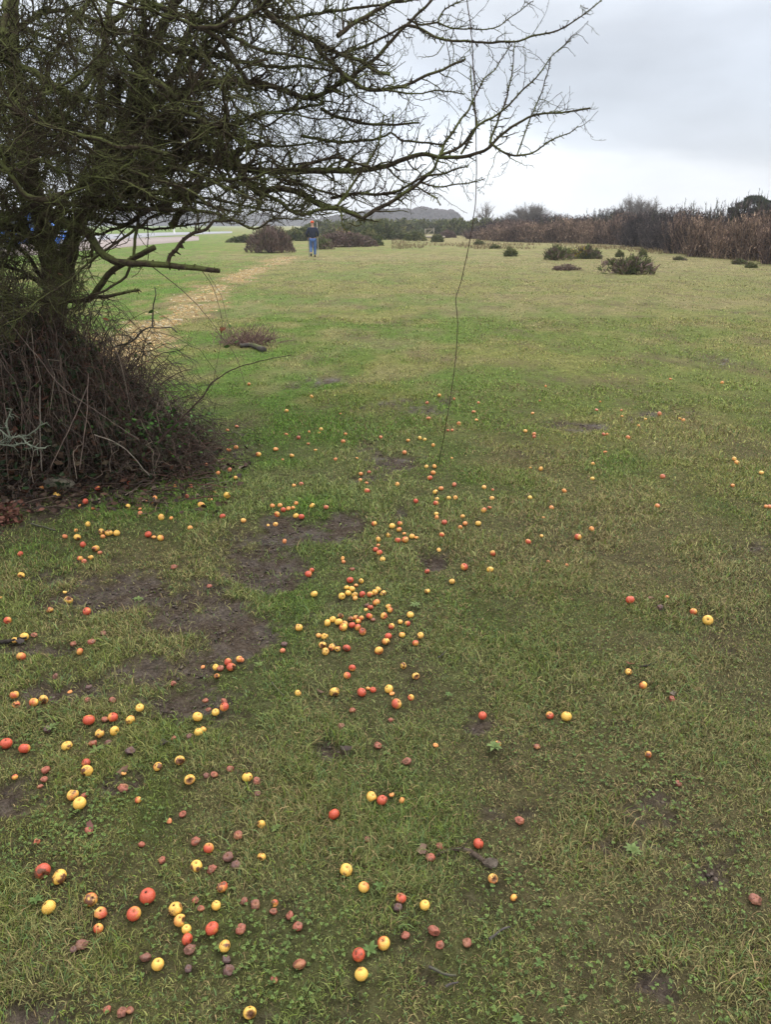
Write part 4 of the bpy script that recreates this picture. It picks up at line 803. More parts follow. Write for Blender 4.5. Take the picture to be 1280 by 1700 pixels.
# clover leaflets
t = Tubes(); cx = []; 
for (px, py, sp, n) in ((100,1390,.10,160),(150,1370,.10,140),(75,1205,.10,160),(1000,1260,.14,200),(930,1650,.12,160),(1200,1640,.12,120),(860,1480,.1,120),(1100,1300,.14,160),(500,1560,.10,120),(690,1000,.15,140),(500,800,.2,160),(960,1080,.2,160),(300,1530,.1,80),(420,1640,.1,100),(1200,1450,.12,120),(1240,1180,.2,140)):
    g = ground_pt(px, py); cx.append(np.stack((rng.normal(g[0], sp, n), rng.normal(g[1], sp, n)), -1))
cx = np.concatenate(cx); k = 3; cen = np.repeat(cx, 3, 0); a = np.tile(np.arange(3) * 2.094, len(cx)) + np.repeat(rng.uniform(0, 6.28, len(cx)), 3); cen = cen + np.stack((np.cos(a), np.sin(a)), -1) * .0028
zz = hgt(cen[:, 0], cen[:, 1]) + np.repeat(rng.uniform(.004, .016, len(cx)), 3); an = np.arange(6) * math.pi / 3; n = len(cen)
V = np.stack((cen[:, 0, None] + np.cos(an)[None] * .0030, cen[:, 1, None] + np.sin(an)[None] * .0030, zz[:, None] + rng.normal(0, .001, (n, 6))), -1).reshape(-1, 3); i = np.arange(n) * 6
t.quads(V, np.concatenate((np.stack((i, i + 1, i + 2, i + 3), -1), np.stack((i, i + 3, i + 4, i + 5), -1))), np.repeat(np.array((.085, .125, .030)) * rng.uniform(.5, 1.4, n)[:, None], 6, 0))
link('clover', t.mesh('clover', False), M_leafmix.m, label='tiny clover leaves mixed through the turf', cat='clover', kind='stuff')
# fallen leaves
def fallen_leaf(px, py, s, col, label, seed):
    r_ = np.random.default_rng(seed); n = 14; a = np.arange(n) * 2 * math.pi / n; rr = 1 + .18 * np.cos(5 * a + seed) + r_.normal(0, .06, n); x = np.cos(a) * rr; y = np.sin(a) * rr * .6
    ring = np.stack((x, y, .25 * x ** 2 - .2 * y ** 2 + r_.normal(0, .05, n)), -1) * s; mid = ring * .5; mid[:, 2] = ring[:, 2] * .3 + .02 * s
    V = np.vstack((ring, mid, [(0, 0, .05 * s)])); Fc = []
    Fq = [(i, (i + 1) % n, n + (i + 1) % n, n + i) for i in range(n)]; Ft = [(n + i, n + (i + 1) % n, 2 * n) for i in range(n)]
    me = new_mesh('fallen_leaf', V, np.concatenate((np.array(Fq).ravel(), np.array(Ft).ravel())), np.array([4] * n + [3] * n)); setcol(me, np.tile(np.array(col), (len(V), 1)))
    g = ground_pt(px, py); o = link('fallen_leaf', me, M_leafmix.m, label=label, cat='leaf', group='dead leaves on the turf'); o.location = (g[0], g[1], float(hgt(g[0], g[1])) + .014); o.rotation_euler = (r_.normal(0, .25), r_.normal(0, .25), r_.uniform(0, 6))
for k, q in enumerate([(272,1235,.024,(.035,.026,.024),'blackish dead leaf standing in grass left of centre'),(531,1151,.016,(.11,.065,.04),'small brown dead leaf by a yellow apple'),(700,1420,.020,(.16,.10,.07),'tan dead leaf at the left end of the dug root'),(1045,1112,.018,(.16,.05,.025),'small rust red leaf on the right grass'),(575,1250,.02,(.05,.035,.03),'dark leaf on the bare spot below the heap'),(205,1285,.018,(.14,.08,.05),'buff leaf among the scattered left fruit'),(150,1378,.016,(.12,.05,.04),'reddish leaf below the stacked yellow pair'),(1116,1162,.018,(.13,.10,.08),'grey-brown leaf on the right grass'),(35,1070,.020,(.05,.04,.035),'dark leaf beside the black wet stick'),(62,1398,.012,(.22,.14,.07),'narrow straw leaf at the left')]): fallen_leaf(*q, k + 3)

# ---------------------------------------------------------------- stony path
t = Tubes(); n = 11000; seg = np.linalg.norm(np.diff(PW, axis=0), axis=1); cu = np.concatenate(([0], np.cumsum(seg))); s = rng.random(n) ** 1.5 * cu[-1]; k = np.clip(np.searchsorted(cu, s) - 1, 0, len(seg) - 1); f = ((s - cu[k]) / seg[k])[:, None]
c = PW[k] * (1 - f) + PW[k + 1] * f + rng.normal(0, .45, (n, 2)); ok = pathmask(c[:, 0], c[:, 1]) * (.5 + fbm(c[:, 0] * 2.5, c[:, 1] * 2.5, 8, 3)) > .27 + rng.random(n) * 1.1; c = c[ok]; n = len(c)
sz = rng.gamma(2.0, .0050, n) + .004; ph = rng.uniform(0, 6.28, n); an = np.arange(6)[None] * math.pi / 3 + ph[:, None]; rr = sz[:, None] * rng.uniform(.6, 1.2, (n, 6)); z0 = hgt(c[:, 0], c[:, 1])
top = np.stack((c[:, :1] + np.cos(an) * rr, c[:, 1:] + np.sin(an) * rr * .7, (z0 + sz * .55)[:, None] + rng.normal(0, .003, (n, 6))), -1); bot = top.copy(); bot[:, :, 2] = z0[:, None] - .01; bot[:, :, :2] = c[:, None] + (bot[:, :, :2] - c[:, None]) * 1.25
V = np.concatenate((top, bot), 1).reshape(-1, 3); i = (np.arange(n) * 12)[:, None]
Fq = [np.concatenate((i, i + 1, i + 2, i + 3), 1), np.concatenate((i, i + 3, i + 4, i + 5), 1)] + [np.concatenate((i + j, i + 6 + j, i + 6 + (j + 1) % 6, i + (j + 1) % 6), 1) for j in range(6)]
pal = np.array(((.46, .31, .13), (.52, .39, .19), (.32, .21, .09), (.50, .43, .28))); t.quads(V, np.concatenate(Fq), np.repeat(pal[rng.choice(4, n)] * rng.uniform(.6, 1.2, n)[:, None], 12, 0))
link('path', t.mesh('path', False), attr_mat('path_stone', .85, .2).m, label='worn path of ochre stones leading off past the walker', kind='structure')

# ---------------------------------------------------------------- bushes, hedge and trees of the middle and far distance
def bush_mesh(name, seed, n, rx, ry, h, size, pal, upright=.3, flower=None, lump=.35, core=True, elong=2.2):
    r_ = np.random.default_rng(seed); t = Tubes()
    a = r_.uniform(0, 2 * math.pi, n); rad_ = np.sqrt(r_.random(n)); v_ = r_.random(n) ** .45
    ed = 1 + .5 * (vnoise(np.cos(a) * 2 + 5, np.sin(a) * 2 + 5, seed) - .5) * 2
    D0 = np.stack((np.cos(a) * rad_, np.sin(a) * rad_, 0 * a), -1)
    top = (1 - rad_ ** 2.6) ** .6 * (1 + lump * 1.3 * (fbm(D0[:, 0] * 2.6 + 9, D0[:, 1] * 2.6 + 9, seed, 3) - .5) * 2)
    C = np.stack((D0[:, 0] * ed * rx, D0[:, 1] * ed * ry, np.maximum(top * v_ * h * .96, .015)), -1); q = v_
    D = unit(C / np.array((rx, ry, h)) + 1e-4)
    d = unit(D * np.array((1, 1, .5)) * (1 - upright) + np.array((0, 0, 1)) * upright * 2 + r_.normal(0, .45, (n, 3))); u = unit(np.cross(d, r_.normal(size=(n, 3)))); s = (size * r_.uniform(.5, 1.5, n) * np.where(r_.random(n) < .06, 1.8, 1))[:, None]
    V = np.stack((C - u * s * .5, C + u * s * .5, C + d * s * elong + u * s * .15, C + d * s * elong - u * s * .15), 1).reshape(-1, 3); i = np.arange(n)[:, None] * 4
    pal = np.array(pal); cidx = r_.integers(0, len(pal), n); cl = n3d(C / np.array((rx, ry, h)), 3.4, seed + 9); cidx = np.where(cl > .08, 0, np.where(cl < -.12, len(pal) - 1, cidx)); cols = pal[cidx] * r_.uniform(.7, 1.35, n)[:, None]
    if flower is not None:
        m = (r_.random(n) < flower[0]) & (q > .8) & (C[:, 0] < flower[2]); cols[m] = np.array(flower[1]) * r_.uniform(.7, 1.2, m.sum())[:, None]
    t.quads(V, np.concatenate((i, i + 1, i + 2, i + 3), 1), np.repeat(cols, 4, 0))
    m = 60; aa = r_.uniform(0, 6.28, m); Pp = np.stack((np.zeros((m, 3)) + np.stack((np.cos(aa), np.sin(aa), aa * 0), -1) * .1, np.stack((np.cos(aa) * rx * .5, np.sin(aa) * ry * .5, h * r_.uniform(.3, .9, m)), -1), np.stack((np.cos(aa) * rx * .9, np.sin(aa) * ry * .9, h * r_.uniform(.3, .9, m)), -1)), 1); Pp[:, :, :] += r_.normal(0, .03 * h, Pp.shape); t.add(Pp, np.tile(np.array((.03, .018, .008))[None] * h * .5, (m, 1)), 4, (.05, .04, .03))
    return t.mesh(name, False)
GPAL = ((.105, .125, .045), (.145, .16, .06), (.065, .082, .032), (.18, .175, .07))
BPAL = ((.115, .072, .045), (.080, .052, .037), (.145, .095, .060), (.058, .040, .034))
MPAL = ((.17, .115, .095), (.21, .15, .12), (.12, .085, .072), (.14, .115, .075))
def place(me, name, px, base_y, wpx, hpx, wm, hm, label, cat, group=None, mat=None, rz=0, dep_scale=1.0):
    g = ground_pt(px, base_y); dep = g[1] * CP + CAMH * SP; wd = wpx / F * dep; hh = hpx / F * dep * (1.0 if name != 'shrub' else .92)
    o = link(name, me, mat or M_bush.m, label=label, cat=cat, group=group); o.location = (g[0], g[1] + wd * .3 * dep_scale, -.03); o.scale = (wd / wm, wd / wm * dep_scale, hh / hm); o.rotation_euler = (0, 0, rz); return o
gorse = [bush_mesh('gorse_bush', 40 + k, 5200, 1, 1, 1, .05, GPAL, .35, lump=.5) for k in range(4)]
mauve = bush_mesh('heath_mound', 60, 6500, 1, 1, 1, .035, MPAL, .45, lump=.3, elong=3)
small = [bush_mesh('shrub', 70 + k, 1500, 1, 1, 1, .055, p, .4, lump=.5, elong=3) for k, p in enumerate((GPAL, GPAL[:2] + MPAL[:2], MPAL))]
yel = bush_mesh('shrub', 79, 3000, 1, 1, 1, .055, GPAL[:2] + MPAL[:1], .4, (.34, (.42, .30, .02), -.15), lump=.6)
place(mauve, 'heath_mound', 447, 420, 66, 41, 2, 1, 'round mauve-brown tangled mound beside the path left of the walker', 'bush', rz=1)
place(mauve, 'heath_mound', 573, 410, 84, 22, 2, 1, 'low mauve-brown mound just right of the walker', 'bush', rz=2.5)
place(small[1], 'shrub', 535, 414, 40, 20, 2, 1, 'low olive shrub half hidden behind the walker', 'shrub')
place(gorse[0], 'gorse_bush', 608, 408, 54, 22, 2, 1, 'dark green gorse tuft at the right end of the mauve mound', 'gorse')
place(yel, 'shrub', 556, 397, 60, 17, 2, 1, 'yellow-flecked gorse behind the low mauve mound', 'gorse', rz=3)
place(small[0], 'shrub', 848, 426, 28, 14, 2, 1, 'small dark shrub alone on the turf beyond the hanging cane', 'shrub')
place(small[1], 'shrub', 925, 432, 48, 25, 2, 1, 'brown-topped green shrub left of the flowering one', 'shrub', rz=.8)
place(yel, 'shrub', 978, 430, 58, 19, 2, 1, 'green shrub with yellow gorse flowers at one side', 'shrub')
place(small[2], 'shrub', 942, 449, 44, 9, 2, 1, 'flat straggle of dead heather in front of the shrubs', 'shrub')
place(small[1], 'shrub', 1053, 456, 80, 32, 2, 1, 'largest low shrub on the turf, dark green over brown', 'shrub', rz=2)
place(small[2], 'shrub', 1018, 440, 30, 9, 2, 1, 'low brown straggle touching the largest shrub', 'shrub')
place(small[0], 'shrub', 1030, 427, 18, 11, 2, 1, 'tiny green shrub behind the largest one, left', 'shrub')
place(small[0], 'shrub', 1068, 427, 18, 13, 2, 1, 'tiny green shrub behind the largest one, right', 'shrub')
place(small[0], 'shrub', 1250, 445, 24, 9, 2, 1, 'small dark shrub before the hedge at the right edge', 'shrub')
place(small[1], 'shrub', 1232, 439, 34, 10, 2, 1, 'low brownish shrub at the hedge foot far right', 'shrub')
place(small[1], 'shrub', 1130, 432, 26, 7, 2, 1, 'low weedy tuft before the blackest part of the hedge', 'shrub')
place(small[0], 'shrub', 822, 413, 22, 7, 2, 1, 'low green tuft in the dry grass by the hedge end', 'shrub')
place(small[0], 'shrub', 795, 407, 22, 8, 2, 1, 'low green tuft just right of the hanging cane', 'shrub')
place(gorse[1], 'gorse_bush', 690, 400, 32, 13, 2, 1, 'rounded gorse bush left of the wooden gate', 'gorse')
place(gorse[2], 'gorse_bush', 728, 402, 26, 12, 2, 1, 'rounded gorse bush before the wooden gate', 'gorse')
place(gorse[3], 'gorse_bush', 668, 398, 40, 9, 2, 1, 'flat pale gorse bush left of the gate bushes', 'gorse')
# band of gorse behind
bx = [(575,396,60,24),(628,398,66,26),(600,392,70,24),(645,392,60,22),(668,389,60,20),(700,388,56,19),(735,389,60,21),(765,391,60,22),(795,393,52,24),(825,396,50,24),(560,390,60,20),(640,386,70,16),(690,385,66,15),(740,385,70,16),(785,386,70,17),(530,389,70,18),(820,388,60,20),(610,386,60,15)]
for k, (px, by, wp, hp) in enumerate(bx):
    place(gorse[k % 4], 'gorse_bush', px, by, wp, hp, 2, 1, '%s dark green gorse bush from the left in the far gorse belt%s' % ((ORD + ['thirteenth','fourteenth','fifteenth','sixteenth','seventeenth','eighteenth'])[sorted(b[0] * 1000 + b[1] for b in bx).index(px * 1000 + by)], ''), 'gorse', 'gorse bushes in the far belt', rz=k * 1.7)
place(mauve, 'heath_mound', 744, 395, 26, 12, 2, 1, 'small purple-brown bush among the far gorse right of the gate', 'bush', rz=.4)
place(gorse[1], 'gorse_bush', 500, 400, 60, 18, 2, 1, 'gorse bush beyond the path, left of the walker', 'gorse', rz=.7)
place(gorse[2], 'gorse_bush', 405, 403, 50, 12, 2, 1, 'low green bush left of the round mauve mound', 'gorse', rz=1.7)
# burnt hedge
def hedge_mesh(seed, pal):
    r_ = np.random.default_rng(seed); t = Tubes(); n = 300; K = 6
    x = r_.uniform(-1, 1, n); y = r_.uniform(-.8, .8, n); h = (.50 + .52 * r_.random(n) ** .6 + .30 * (vnoise(x * 3 + 9, x * 0, seed) - .5)) * (1 - .12 * np.abs(x)); lean = r_.normal(0, .26, (n, 2)); tt = np.linspace(0, 1, K)[None]
    Pp = np.stack((x[:, None] + lean[:, :1] * tt, y[:, None] + lean[:, 1:] * tt, h[:, None] * tt), -1) + np.cumsum(r_.normal(0, .012, (n, K, 3)), 1)
    pal = np.array(pal); col = lambda m: pal[r_.integers(0, len(pal), m)] * r_.uniform(.6, 1.4, m)[:, None]
    t.add(Pp, np.tile(np.linspace(.011, .004, K)[None], (n, 1)), 4, col(n))
    ch = grow(list(Pp), [np.linspace(.010, .004, K)] * n, list(range(n)), 17, .08, .34, 4, (.4, 1.3), .7, .22, up=.12, r0=.0045, tmin=.12); t.add(ch[0], ch[1], 3, col(len(ch[0])))
    # dead curled sprays hanging on the stems
    m = 5200; k = r_.integers(0, n, m); j = r_.integers(1, K, m); C = Pp[k, j] + r_.normal(0, .045, (m, 3)); d = unit(r_.normal(0, .75, (m, 3)) + np.array((0, 0, 1))); u = unit(np.cross(d, r_.normal(size=(m, 3)))); s = r_.uniform(.03, .11, m)[:, None]; wv = r_.uniform(.008, .018, m)[:, None]
    V = np.stack((C - u * wv, C + u * wv, C + d * s + u * wv * .3, C + d * s - u * wv * .3), 1).reshape(-1, 3); i = np.arange(m)[:, None] * 4; cc = col(m) * (.35 + 1.3 * sstep(.38, .62, fbm(C[:, 0] * 3 + 4, C[:, 2] * 4 + 4, seed, 3)))[:, None]; t.quads(V, np.concatenate((i, i + 1, i + 2, i + 3), 1), np.repeat(cc, 4, 0))
    me = t.mesh('burnt_gorse', False); me.materials.append(M_bush.m); return me
H1 = [hedge_mesh(200 + k, p) for k, p in enumerate((((.24, .165, .115), (.15, .10, .075), (.34, .245, .17), (.06, .042, .036)), ((.18, .12, .09), (.12, .082, .068), (.27, .19, .14), (.05, .036, .033)), ((.075, .060, .058), (.055, .046, .047), (.12, .095, .086), (.04, .035, .037))))]  # palest and darkest browns paint highlights and shadows into the hedge colour
hb = [(1330,440,100),(1280,433,96),(1235,430,92),(1190,427,84),(1150,421,74),(1110,414,66),(1075,410,62),(1040,406,58),(1005,405,54),(970,404,50),(940,403,46),(910,403,44),(880,402,40),(855,401,36),(832,399,28),(812,397,20)]
BL = [1, 0, 0, 0, 2, 2, 2, 1, 0, 0, 1, 0, 1, 0, 0, 1]
L16 = ORD + ['thirteenth', 'fourteenth', 'fifteenth', 'sixteenth']
for k, (px, by, hp) in enumerate(hb):
    g = ground_pt(px, by); dep = g[1] * CP + CAMH * SP; hm = hp / F * dep; wn = 56 / F * dep
    o = link('burnt_gorse', H1[BL[k]], None, label='%s %s stand from the right in the front row of the burnt hedge' % (L16[k], ['tan', 'brown', 'charred'][BL[k]]), cat='dead gorse', group='burnt gorse hedge, front row'); o.location = (g[0], g[1] + 1.0, -.03); o.scale = (max(wn * .62, 1.1), 1.3, hm * (.73 + .09 * math.sin(k * 2.3))); o.rotation_euler = (0, 0, -.35 + .1 * (k % 3) + (math.pi if k % 2 else 0))
for k, (px, by, hp) in enumerate(hb[:-1]):
    g = ground_pt(px - 22, by - 2); g[1] += 2.6; g[0] = (px - 22 - CX) / F * (g[1] * CP + CAMH * SP); dep = g[1] * CP + CAMH * SP; hm = hp / F * dep * .99 + .28 * math.sin(k * 2.1)
    o = link('burnt_gorse', H1[2 if k % 3 else 1], None, label='%s dark stand from the right in the back row of the burnt hedge' % L16[k], cat='dead gorse', group='burnt gorse hedge, back row'); o.location = (g[0], g[1] + 1.2, -.03); o.scale = (max(60 / F * dep * .62, 1.2), 1.6, hm * .76); o.rotation_euler = (0, 0, .4 + .1 * (k % 4))
# wispy green sprigs above the hedge
def sprig_mesh(seed):
    r_ = np.random.default_rng(seed); n = 26; K = 6; tt = np.linspace(0, 1, K)[None]; x = r_.uniform(-.6, .6, n); Pp = np.stack((x[:, None] + r_.normal(0, .2, (n, 1)) * tt, r_.uniform(-.3, .3, (n, 1)) + 0 * tt, r_.uniform(.7, 1.1, (n, 1)) * tt), -1) + np.cumsum(r_.normal(0, .02, (n, K, 3)), 1)
    t = Tubes(); t.add(Pp, np.tile(np.linspace(.012, .006, K)[None], (n, 1)), 4, (.06, .05, .035)); ch = grow(list(Pp), [np.full(K, .008)] * n, list(range(n)), 22, .05, .2, 4, (.4, 1.0), .7, .2, up=.1, r0=.006, tmin=.55); t.add(ch[0], ch[1], 3, np.array((.075, .085, .045)) * r_.uniform(.6, 1.3, len(ch[0]))[:, None]); me = t.mesh('gorse_sprig', False); me.materials.append(M_bush.m); return me
SPG = [sprig_mesh(5), sprig_mesh(6)]
for k, (px, ty, by) in enumerate([(1100,345,414),(1140,340,418),(1165,346,422),(1195,338,427),(1215,332,428),(1262,326,431),(930,358,403),(985,352,404),(1010,350,405),(905,362,403)]):
    g = ground_pt(px, by); g = g * (1, 1, 1); g[1] += 2.2; dep = g[1] * CP + CAMH * SP; hh = CAMH + (373 - ty) / F * dep * 1.08
    o = link('gorse_sprig', SPG[k % 2], None, label='%s wispy green sprig from the right poking above the burnt hedge' % ORD[sorted([-q for q in (1100,1140,1165,1195,1215,1262,930,985,1010,905)]).index(-px)], cat='gorse', group='green sprigs above the hedge'); o.location = ((px - CX) / F * dep, g[1], 0); o.scale = (1.4, 1, hh * .88); o.rotation_euler = (0, 0, k)
# bare trees
def bare_tree(name, px, by, dist, wpx, hpx, label, seed, dens=1.0, round_=False, lean=0):
    dep = dist * CP + CAMH * SP; x = (px - CX) / F * dep; wd = wpx / F * dep; h = hpx / F * dep * 1.06 + .0
    r_ = np.random.default_rng(seed); root = empty(name, (x, dist, 0), label, 'tree'); t = Tubes(); tr = Tubes()
    if round_:
        n = int(130 * dens); a = r_.uniform(0, 6.28, n); e = np.arcsin(r_.uniform(.05, 1, n)); D = np.stack((np.cos(a) * np.cos(e) * wd / 2, np.sin(a) * np.cos(e) * wd / 2, np.sin(e) * h), -1); K = 8; tt = np.linspace(0, 1, K)[None, :, None]
        Pp = D[:, None, :] * tt * r_.uniform(.8, .92, (n, 1, 1)) + np.cumsum(r_.normal(0, .012 * h, (n, K, 3)), 1) * tt; Pp[:, :, 2] += np.sin(tt[..., 0] * 3.1) * h * .06; Pp[:, 0] *= .1
    else:
        n = int(16 * dens); a = r_.uniform(0, 6.28, n); e = r_.uniform(.3, 1.4, n); K = 8; tt = np.linspace(0, 1, K)[None, :, None]; b = np.zeros((n, 1, 3)); b[:, 0, 2] = h * r_.uniform(.15, .5, n)
        D = np.stack((np.cos(a) * np.cos(e) * wd / 2, np.sin(a) * np.cos(e) * wd / 2, np.sin(e) * h - b[:, 0, 2]), -1); Pp = b + D[:, None, :] * tt * .85 + np.cumsum(r_.normal(0, .02 * h, (n, K, 3)), 1) * tt
    rad = np.linspace(.022, .006, K) * h * .7
    tk = spline(np.array(((0, 0, -.1), (.02 * h, 0, h * .25), (lean * h * .5, 0, h * .55))), h * .05); tr.add(tk, np.linspace(.035, .018, len(tk)) * h, 8, (1, 1, 1))
    t.add(Pp, np.tile(rad[None], (n, 1)), 5)
    c1 = grow(list(Pp), [rad] * n, list(range(n)), 26 / h * (1.5 if round_ else 1.6), .12 * h, .34 * h, 7, (.3, .9), .55, .16, up=.12, r0=.0022 * h, tmin=.2); t.add(c1[0], c1[1] * .75, 3)
    c2_ = grow(list(c1[0]), list(c1[1]), list(c1[2]), 34 / h, .06 * h, .17 * h, 5, (.3, .9), .7, .15, up=.1, r0=.0018 * h, tmin=.15); t.add(c2_[0], c2_[1] * (1.25 if round_ else .6), 3)
    link('trunk', tr.mesh('trunk'), M_bark2, root); link('crown', t.mesh('crown'), M_twig, root); return root
bare_tree('bare_tree', 806, 380, 170, 46, 44, 'small bare tree standing just right of the hanging cane', 3, 1.0)
bare_tree('bare_tree', 880, 380, 150, 92, 46, 'wide fuzzy bare willow rising behind the left end of the hedge', 4, .8, True)
bare_tree('bare_tree', 842, 380, 190, 60, 28, 'low thin bare thicket between the small tree and wide willow', 6, .4, True)
bare_tree('bare_tree', 1057, 380, 140, 104, 57, 'domed grey bare tree rising behind the middle of the hedge', 5, 1.0, True)
bare_tree('bare_tree', 632, 375, 300, 30, 22, 'lone bare tree in front of the far wooded ridge', 9, .4, True)
# pine
def pine(px, dist, hpx, wpx, label):
    dep = dist * CP + CAMH * SP; x = (px - CX) / F * dep; h = hpx / F * dep * 1.06 ; wd = wpx / F * dep; root = empty('pine_tree', (x, dist, 0), label, 'pine')
    tr = Tubes(); tk = spline(np.array(((0, 0, -.1), (.1, 0, h * .5), (0, 0, h * .9))), .3); tr.add(tk, np.linspace(.22, .08, len(tk)), 8, (1, 1, 1)); link('trunk', tr.mesh('trunk'), M_bark2, root)
    t = Tubes(); r_ = np.random.default_rng(8)
    for cx, cz, rx, rz in ((.02, .90, .26, .09), (-.28, .77, .17, .06), (.26, .80, .2, .08), (-.42, .66, .12, .045), (.1, .64, .26, .07), (.36, .66, .16, .05)):
        n = 1500; D = unit(r_.normal(size=(n, 3))) * (r_.random(n) ** .4)[:, None]; C = D * np.array((rx * wd, rx * wd * .8, rz * h)) + np.array((cx * wd, r_.normal(0, .1) * wd, cz * h)); d = unit(D + np.array((0, 0, .8)) + r_.normal(0, .4, (n, 3))); u = unit(np.cross(d, r_.normal(size=(n, 3)))); s = r_.uniform(.10, .22, n)[:, None]
        V = np.stack((C - u * s * .4, C + u * s * .4, C + d * s * 1.6), 1).reshape(-1, 3); t.tris(V, np.arange(n * 3).reshape(n, 3), np.repeat(np.array((.032, .052, .026)) * r_.uniform(.6, 1.5, n)[:, None], 3, 0))
    link('crown', t.mesh('crown', False), M_bush.m, root)
pine(1243, 95, 62, 62, 'dark green pine top rising behind the right end of the hedge')
# woods on the skyline (one far mass each)
def woods(name, prof, dist, label, pal, seed, n=60000, thick=60):
    r_ = np.random.default_rng(seed); px = r_.uniform(prof[0][0], prof[-1][0], n); top = np.interp(px, [p[0] for p in prof], [p[1] for p in prof]); dep = dist * CP; y = dist + r_.uniform(0, thick, n)
    ncr = 260; crx = r_.uniform(prof[0][0], prof[-1][0], ncr); wob = 2.6 * (fbm(px * .12, px * 0, seed, 3) - .5) * 2; hh = (373 - 5.5 - (top - wob)) / F * dist * 1.07 + CAMH
    z = hh * (1 - r_.random(n) ** 2.2 * 1.0); x = (px - CX) / F * (y * CP); s = r_.uniform(.4, 1.3, n)[:, None] * dist / 600; C = np.stack((x, y, z * (y / dist)), -1)
    d = unit(r_.normal(0, .5, (n, 3)) + np.array((0, 0, 1))); u = unit(np.cross(d, r_.normal(size=(n, 3)))); V = np.stack((C - u * s, C + u * s, C + d * s * 2.2), 1).reshape(-1, 3); t = Tubes()
    pal = np.array(pal); cl = fbm(px * .09, z * .25, seed + 3, 3); cols = pal[0] + (pal[1] - pal[0]) * sstep(.35, .65, cl)[:, None]; cols = cols * r_.uniform(.7, 1.3, n)[:, None]
    t.tris(V, np.arange(n * 3).reshape(n, 3), np.repeat(cols, 3, 0)); link(name, t.mesh(name, False), M_bush.m, label=label, cat='woodland', kind='stuff')
woods('far_woodland', [(540,362),(575,357),(620,352),(645,350),(668,350),(692,350),(705,348),(715,349),(725,352),(745,352),(758,355),(766,362),(770,368)], 620, 'purple-grey wooded ridge on the skyline behind the gorse', ((.062, .045, .046), (.085, .062, .058)), 3)
woods('left_woodland', [(90,362),(160,358),(230,352),(275,349),(300,351),(340,357),(400,360),(430,356),(460,360),(540,364)], 900, 'grey misty line of trees beyond the road on the left', ((.050, .046, .040), (.072, .062, .052)), 5, 60000, 50)
woods('right_woodland', [(770,369),(800,368),(850,367),(900,366),(960,362),(1000,366),(1100,366),(1400,366)], 420, 'thin line of far trees glimpsed over the hedge', ((.052, .045, .040), (.07, .058, .05)), 6, 26000, 40)
# dry grass tufts before the gorse belt
t = Tubes(); n = 9000; px = rng.uniform(650, 1290, n); py = rng.uniform(392, 414, n) + (px > 1000) * (px - 1000) * .085; a_ = (px - CX) / F; b_ = -(py - CY) / F; dz = b_ * CP - SP; tt = -CAMH / dz; x = a_ * tt; y = (b_ * SP + CP) * tt
ok = (y < 150) & (fbm(x * .25, y * .12, 14, 3) > .45); x, y = x[ok], y[ok]; n = len(x); az = rng.uniform(0, 6.28, n); l = rng.uniform(.08, .30, n); wv = rng.uniform(.01, .03, n)
V = np.stack((np.stack((x - wv, y, 0 * x), -1), np.stack((x + wv, y, 0 * x), -1), np.stack((x + np.cos(az) * l * .5, y + np.sin(az) * l * .5, l), -1)), 1).reshape(-1, 3); t.tris(V, np.arange(3 * n).reshape(n, 3), np.repeat(np.array((.24, .18, .10)) * rng.uniform(.6, 1.3, n)[:, None], 3, 0))
link('dry_grass', t.mesh('dry_grass', False), M_bush.m, label='taller straw-coloured grass in front of the gorse and hedge', cat='dry grass', kind='stuff')

# ---------------------------------------------------------------- gate
def box(t, c, s, col=(1, 1, 1), rot=0):
    x, y, z = s[0] / 2, s[1] / 2, s[2] / 2; V = np.array([(a * x, b * y, d * z) for d in (-1, 1) for a, b in ((-1, -1), (1, -1), (1, 1), (-1, 1))]); cr_, sr = math.cos(rot), math.sin(rot); V = np.stack((V[:, 0] * cr_ - V[:, 2] * sr, V[:, 1], V[:, 0] * sr + V[:, 2] * cr_), -1) + np.array(c)
    t.quads(V, [(0, 3, 2, 1), (4, 5, 6, 7), (0, 1, 5, 4), (1, 2, 6, 5), (2, 3, 7, 6), (3, 0, 4, 7)], np.tile(np.array(col), (8, 1)))
mw = Mat('pale_timber', .8, .2); mw.color(mw.ramp(mw.noise(14, 4), [(.3, (.30, .26, .19)), (.7, (.46, .41, .32))]))
g = ground_pt(713, 392); gy = g[1]; gx = g[0]; k = gy / F * 1.0
gate = empty('wooden_gate', (gx, gy, 0), 'small pale wooden gate frame standing before the far gorse', 'gate')
for dx, hh in ((-.62, 1.0), (.62, 1.1)):
    t = Tubes(); box(t, (dx, 0, hh / 2), (.13, .13, hh)); box(t, (dx, 0, hh + .03), (.17, .17, .05)); link('post', t.mesh('post', False), mw.m, gate)
t = Tubes(); box(t, (0, .02, .55), (1.15, .06, .10), rot=.62); link('brace', t.mesh('brace', False), mw.m, gate)
t = Tubes(); box(t, (0, 0, .98), (1.2, .05, .09)); box(t, (0, 0, .3), (1.1, .05, .09)); link('rail', t.mesh('rail', False), mw.m, gate)
g = ground_pt(716, 396); t = Tubes(); q = spline(np.array(((-1.7, 0, .16), (0, .05, .18), (1.7, 0, .15))), .3); t.add(q, np.full(len(q), .15), 9, (1, 1, 1), cap=True); o = link('barrier_log', t.mesh('barrier_log'), mw.m, label='long pale log laid on the ground in front of the gate', cat='log'); o.location = tuple(g)

